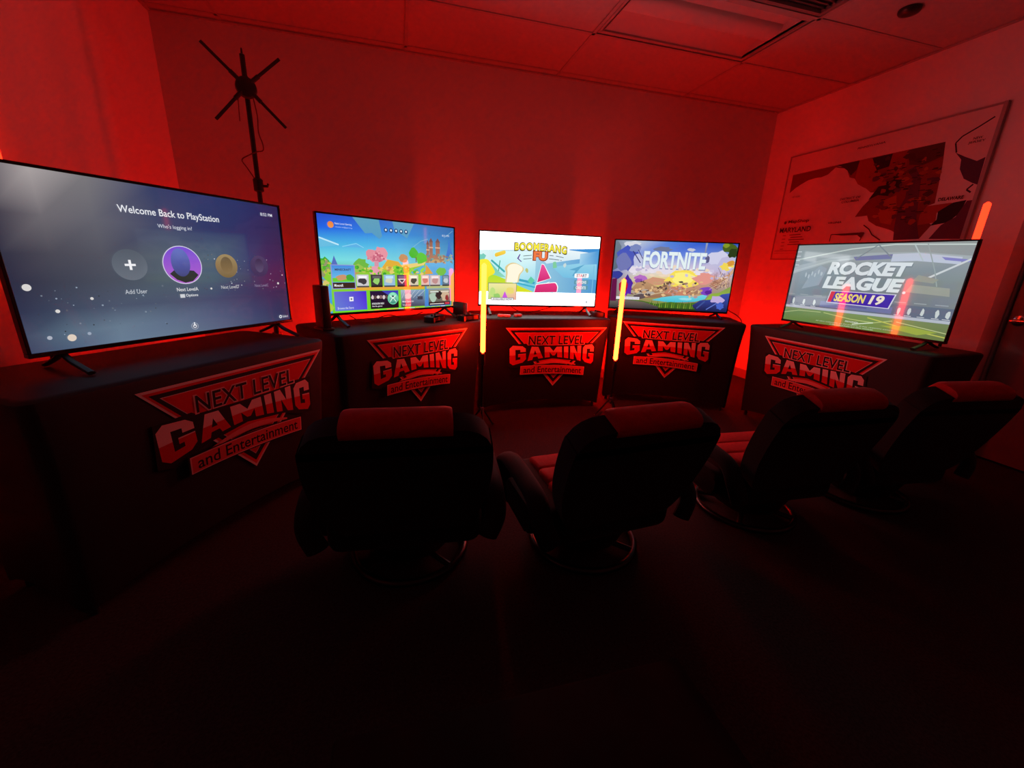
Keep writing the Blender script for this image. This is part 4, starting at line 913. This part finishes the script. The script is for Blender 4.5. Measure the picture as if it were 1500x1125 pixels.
chair_spots = [
    (-0.008, 1.290, -4, 'black low gaming chair with red head pillow, leftmost in the row'),
    (0.724, 1.195, 5, 'black low gaming chair with red head pillow, second from the left'),
    (1.595, 1.250, -2, 'black low gaming chair with red seat strips, third from the left'),
    (2.322, 1.250, -5, 'black low gaming chair with red head pillow, rightmost near the door'),
]
proto = None
for i, (x, y, a, lab) in enumerate(chair_spots):
    if proto is None: ch = proto = build_chair(lab)
    else: ch = copy_tree(proto)
    ch.location = (x, y, 0); ch.rotation_euler = (0, 0, R(a)); ch['label'] = lab

# ------------------------------------------------------------------ small things on the tables
def on_table(i, lx, ly):
    x, y, a = tables[i][:3]; D = tables[i][7]; t = R(a)
    return (x + lx * math.cos(t) - ly * math.sin(t), y + lx * math.sin(t) + ly * math.cos(t), TZ + 0.0005), t
def controller(i, lx, ly, rz, m, label):
    p, t = on_table(i, lx, ly)
    o = thing('game_controller', label, 'game controller', p, t + R(rz))
    bm = bmesh.new(); ol = round_outline([(-0.045, -0.02), (-0.075, -0.055), (-0.085, -0.05), (-0.075, 0.025), (-0.05, 0.04), (0.05, 0.04), (0.075, 0.025), (0.085, -0.05), (0.075, -0.055), (0.045, -0.02)], [0.015, 0.01, 0.012, 0.02, 0.015, 0.015, 0.02, 0.012, 0.01, 0.015], 4)
    bm = plate(ol, 0, 0.034, 0.010, 3)
    for v in bm.verts: v.co = Vector((v.co.x, v.co.z, v.co.y))
    obj('body', bm, m, o)
    for s in (-1, 1):
        obj('thumb_stick', lathe(bmesh.new(), [(0.005, 0.030), (0.005, 0.040), (0.009, 0.043), (0.008, 0.047)], 12, (s * 0.022, -0.006, 0)), M['black'], o)
        obj('button_pad', lathe(bmesh.new(), [(0.012, 0.032), (0.011, 0.037)], 12, (s * 0.048, 0.014, 0)), M['black'], o)
    return o
controller(1, 0.20, 0.15, 25, M['black'], 'black game controller lying under the game menu television')
controller(1, 0.43, 0.075, 8, M['black'], 'black game controller at the right end of the game menu table')
controller(2, 0.470, 0.18, 82, M['black'], 'black game controller at the right end of the middle table')
p, t = on_table(2, -0.315, 0.085)
rc = thing('slim_remote', 'slim white controller lying on the middle table', 'controller', p, t + R(-25))
obj('body', nbox(-0.050, 0.050, -0.014, 0.014, 0, 0.020, bev=0.008, seg=3), M['white'], rc)
for k in range(3): obj('button', lathe(bmesh.new(), [(0.004, 0.019), (0.0035, 0.022)], 10, (-0.03 + k * 0.022, 0, 0)), M['black'], rc)
p, t = on_table(2, -0.205, 0.105)
rc = thing('small_gadget', 'small pinkish square gadget beside the slim white controller', 'gadget', p, t + R(20))
obj('body', nbox(-0.026, 0.026, -0.022, 0.022, 0, 0.022, bev=0.006, seg=3), M['pinkp'], rc)
obj('face', nbox(-0.014, 0.014, -0.010, 0.010, 0.0205, 0.0235, bev=0.001, seg=1), M['black'], rc)
# upright console and dock
p, t = on_table(1, -0.490, 0.215)
cs = thing('upright_console', 'tall thin black console standing left of the game menu television', 'game console', p, t)
obj('body', nbox(-0.022, 0.022, -0.05, 0.05, 0.012, 0.235, bev=0.006, seg=2), M['black'], cs)
obj('foot_plate', nbox(-0.032, 0.032, -0.055, 0.055, 0.0, 0.014, bev=0.004), M['black'], cs)
p, t = on_table(1, 0.492, 0.208)
dk = thing('console_dock', 'small black dock standing between the menu television and the white screen', 'dock', p, t)
obj('body', nbox(-0.020, 0.020, -0.058, 0.058, 0, 0.105, bev=0.006), M['black'], dk)
obj('slot', nbox(-0.007, 0.007, -0.04, 0.04, 0.104, 0.108), M['gloss'], dk)
# cables
def cable(pts, label, r=0.0035):
    return tag(obj('cable', tube(bmesh.new(), smooth_path(pts, 6), r, 6), M['cable']), label, 'cable')
a, _ = on_table(3, 0.45, 0.30)
cable([(2.672, 2.930, 0.825), (2.70, 2.90, 0.800), (2.75, 2.86, 0.765), (2.765, 2.82, 0.71), (2.765, 2.83, 0.55)], 'black cable drooping from the right edge of the island television')
b0, _ = on_table(1, -0.28, 0.33); b1, _ = on_table(1, 0.0, 0.36); b2, _ = on_table(1, 0.24, 0.31)
cable([(b0[0], b0[1], 0.79), (b0[0] + 0.08, b0[1] + 0.05, TZ + 0.006), (b1[0], b1[1], TZ + 0.03), ((b1[0] + b2[0]) / 2, (b1[1] + b2[1]) / 2, TZ + 0.006), (b2[0], b2[1], TZ + 0.04)], 'thin black cable looping under the game menu television')
c0, _ = on_table(2, -0.20, 0.32); c1, _ = on_table(2, 0.05, 0.36)
cable([(c0[0], c0[1], TZ + 0.05), (c0[0] + 0.1, c0[1], TZ + 0.006), (c1[0], c1[1], TZ + 0.02), (c1[0] + 0.12, c1[1], TZ + 0.055)], 'thin black cable under the white screen television')

# ------------------------------------------------------------------ low box at the photographer's feet
bx = thing('low_table', 'dark flat-topped low table at the bottom edge of the picture', 'table', (0.17, 0.17, 0))
obj('top', nbox(-0.29, 0.29, -0.30, 0.30, 0.415, 0.45, bev=0.006), M['boxm'], bx)
for sx in (-1, 1):
    for sy in (-1, 1):
        obj('leg', nbox(sx * 0.255 - 0.02, sx * 0.255 + 0.02, sy * 0.265 - 0.02, sy * 0.265 + 0.02, 0, 0.416, bev=0.003), M['boxm'], bx)
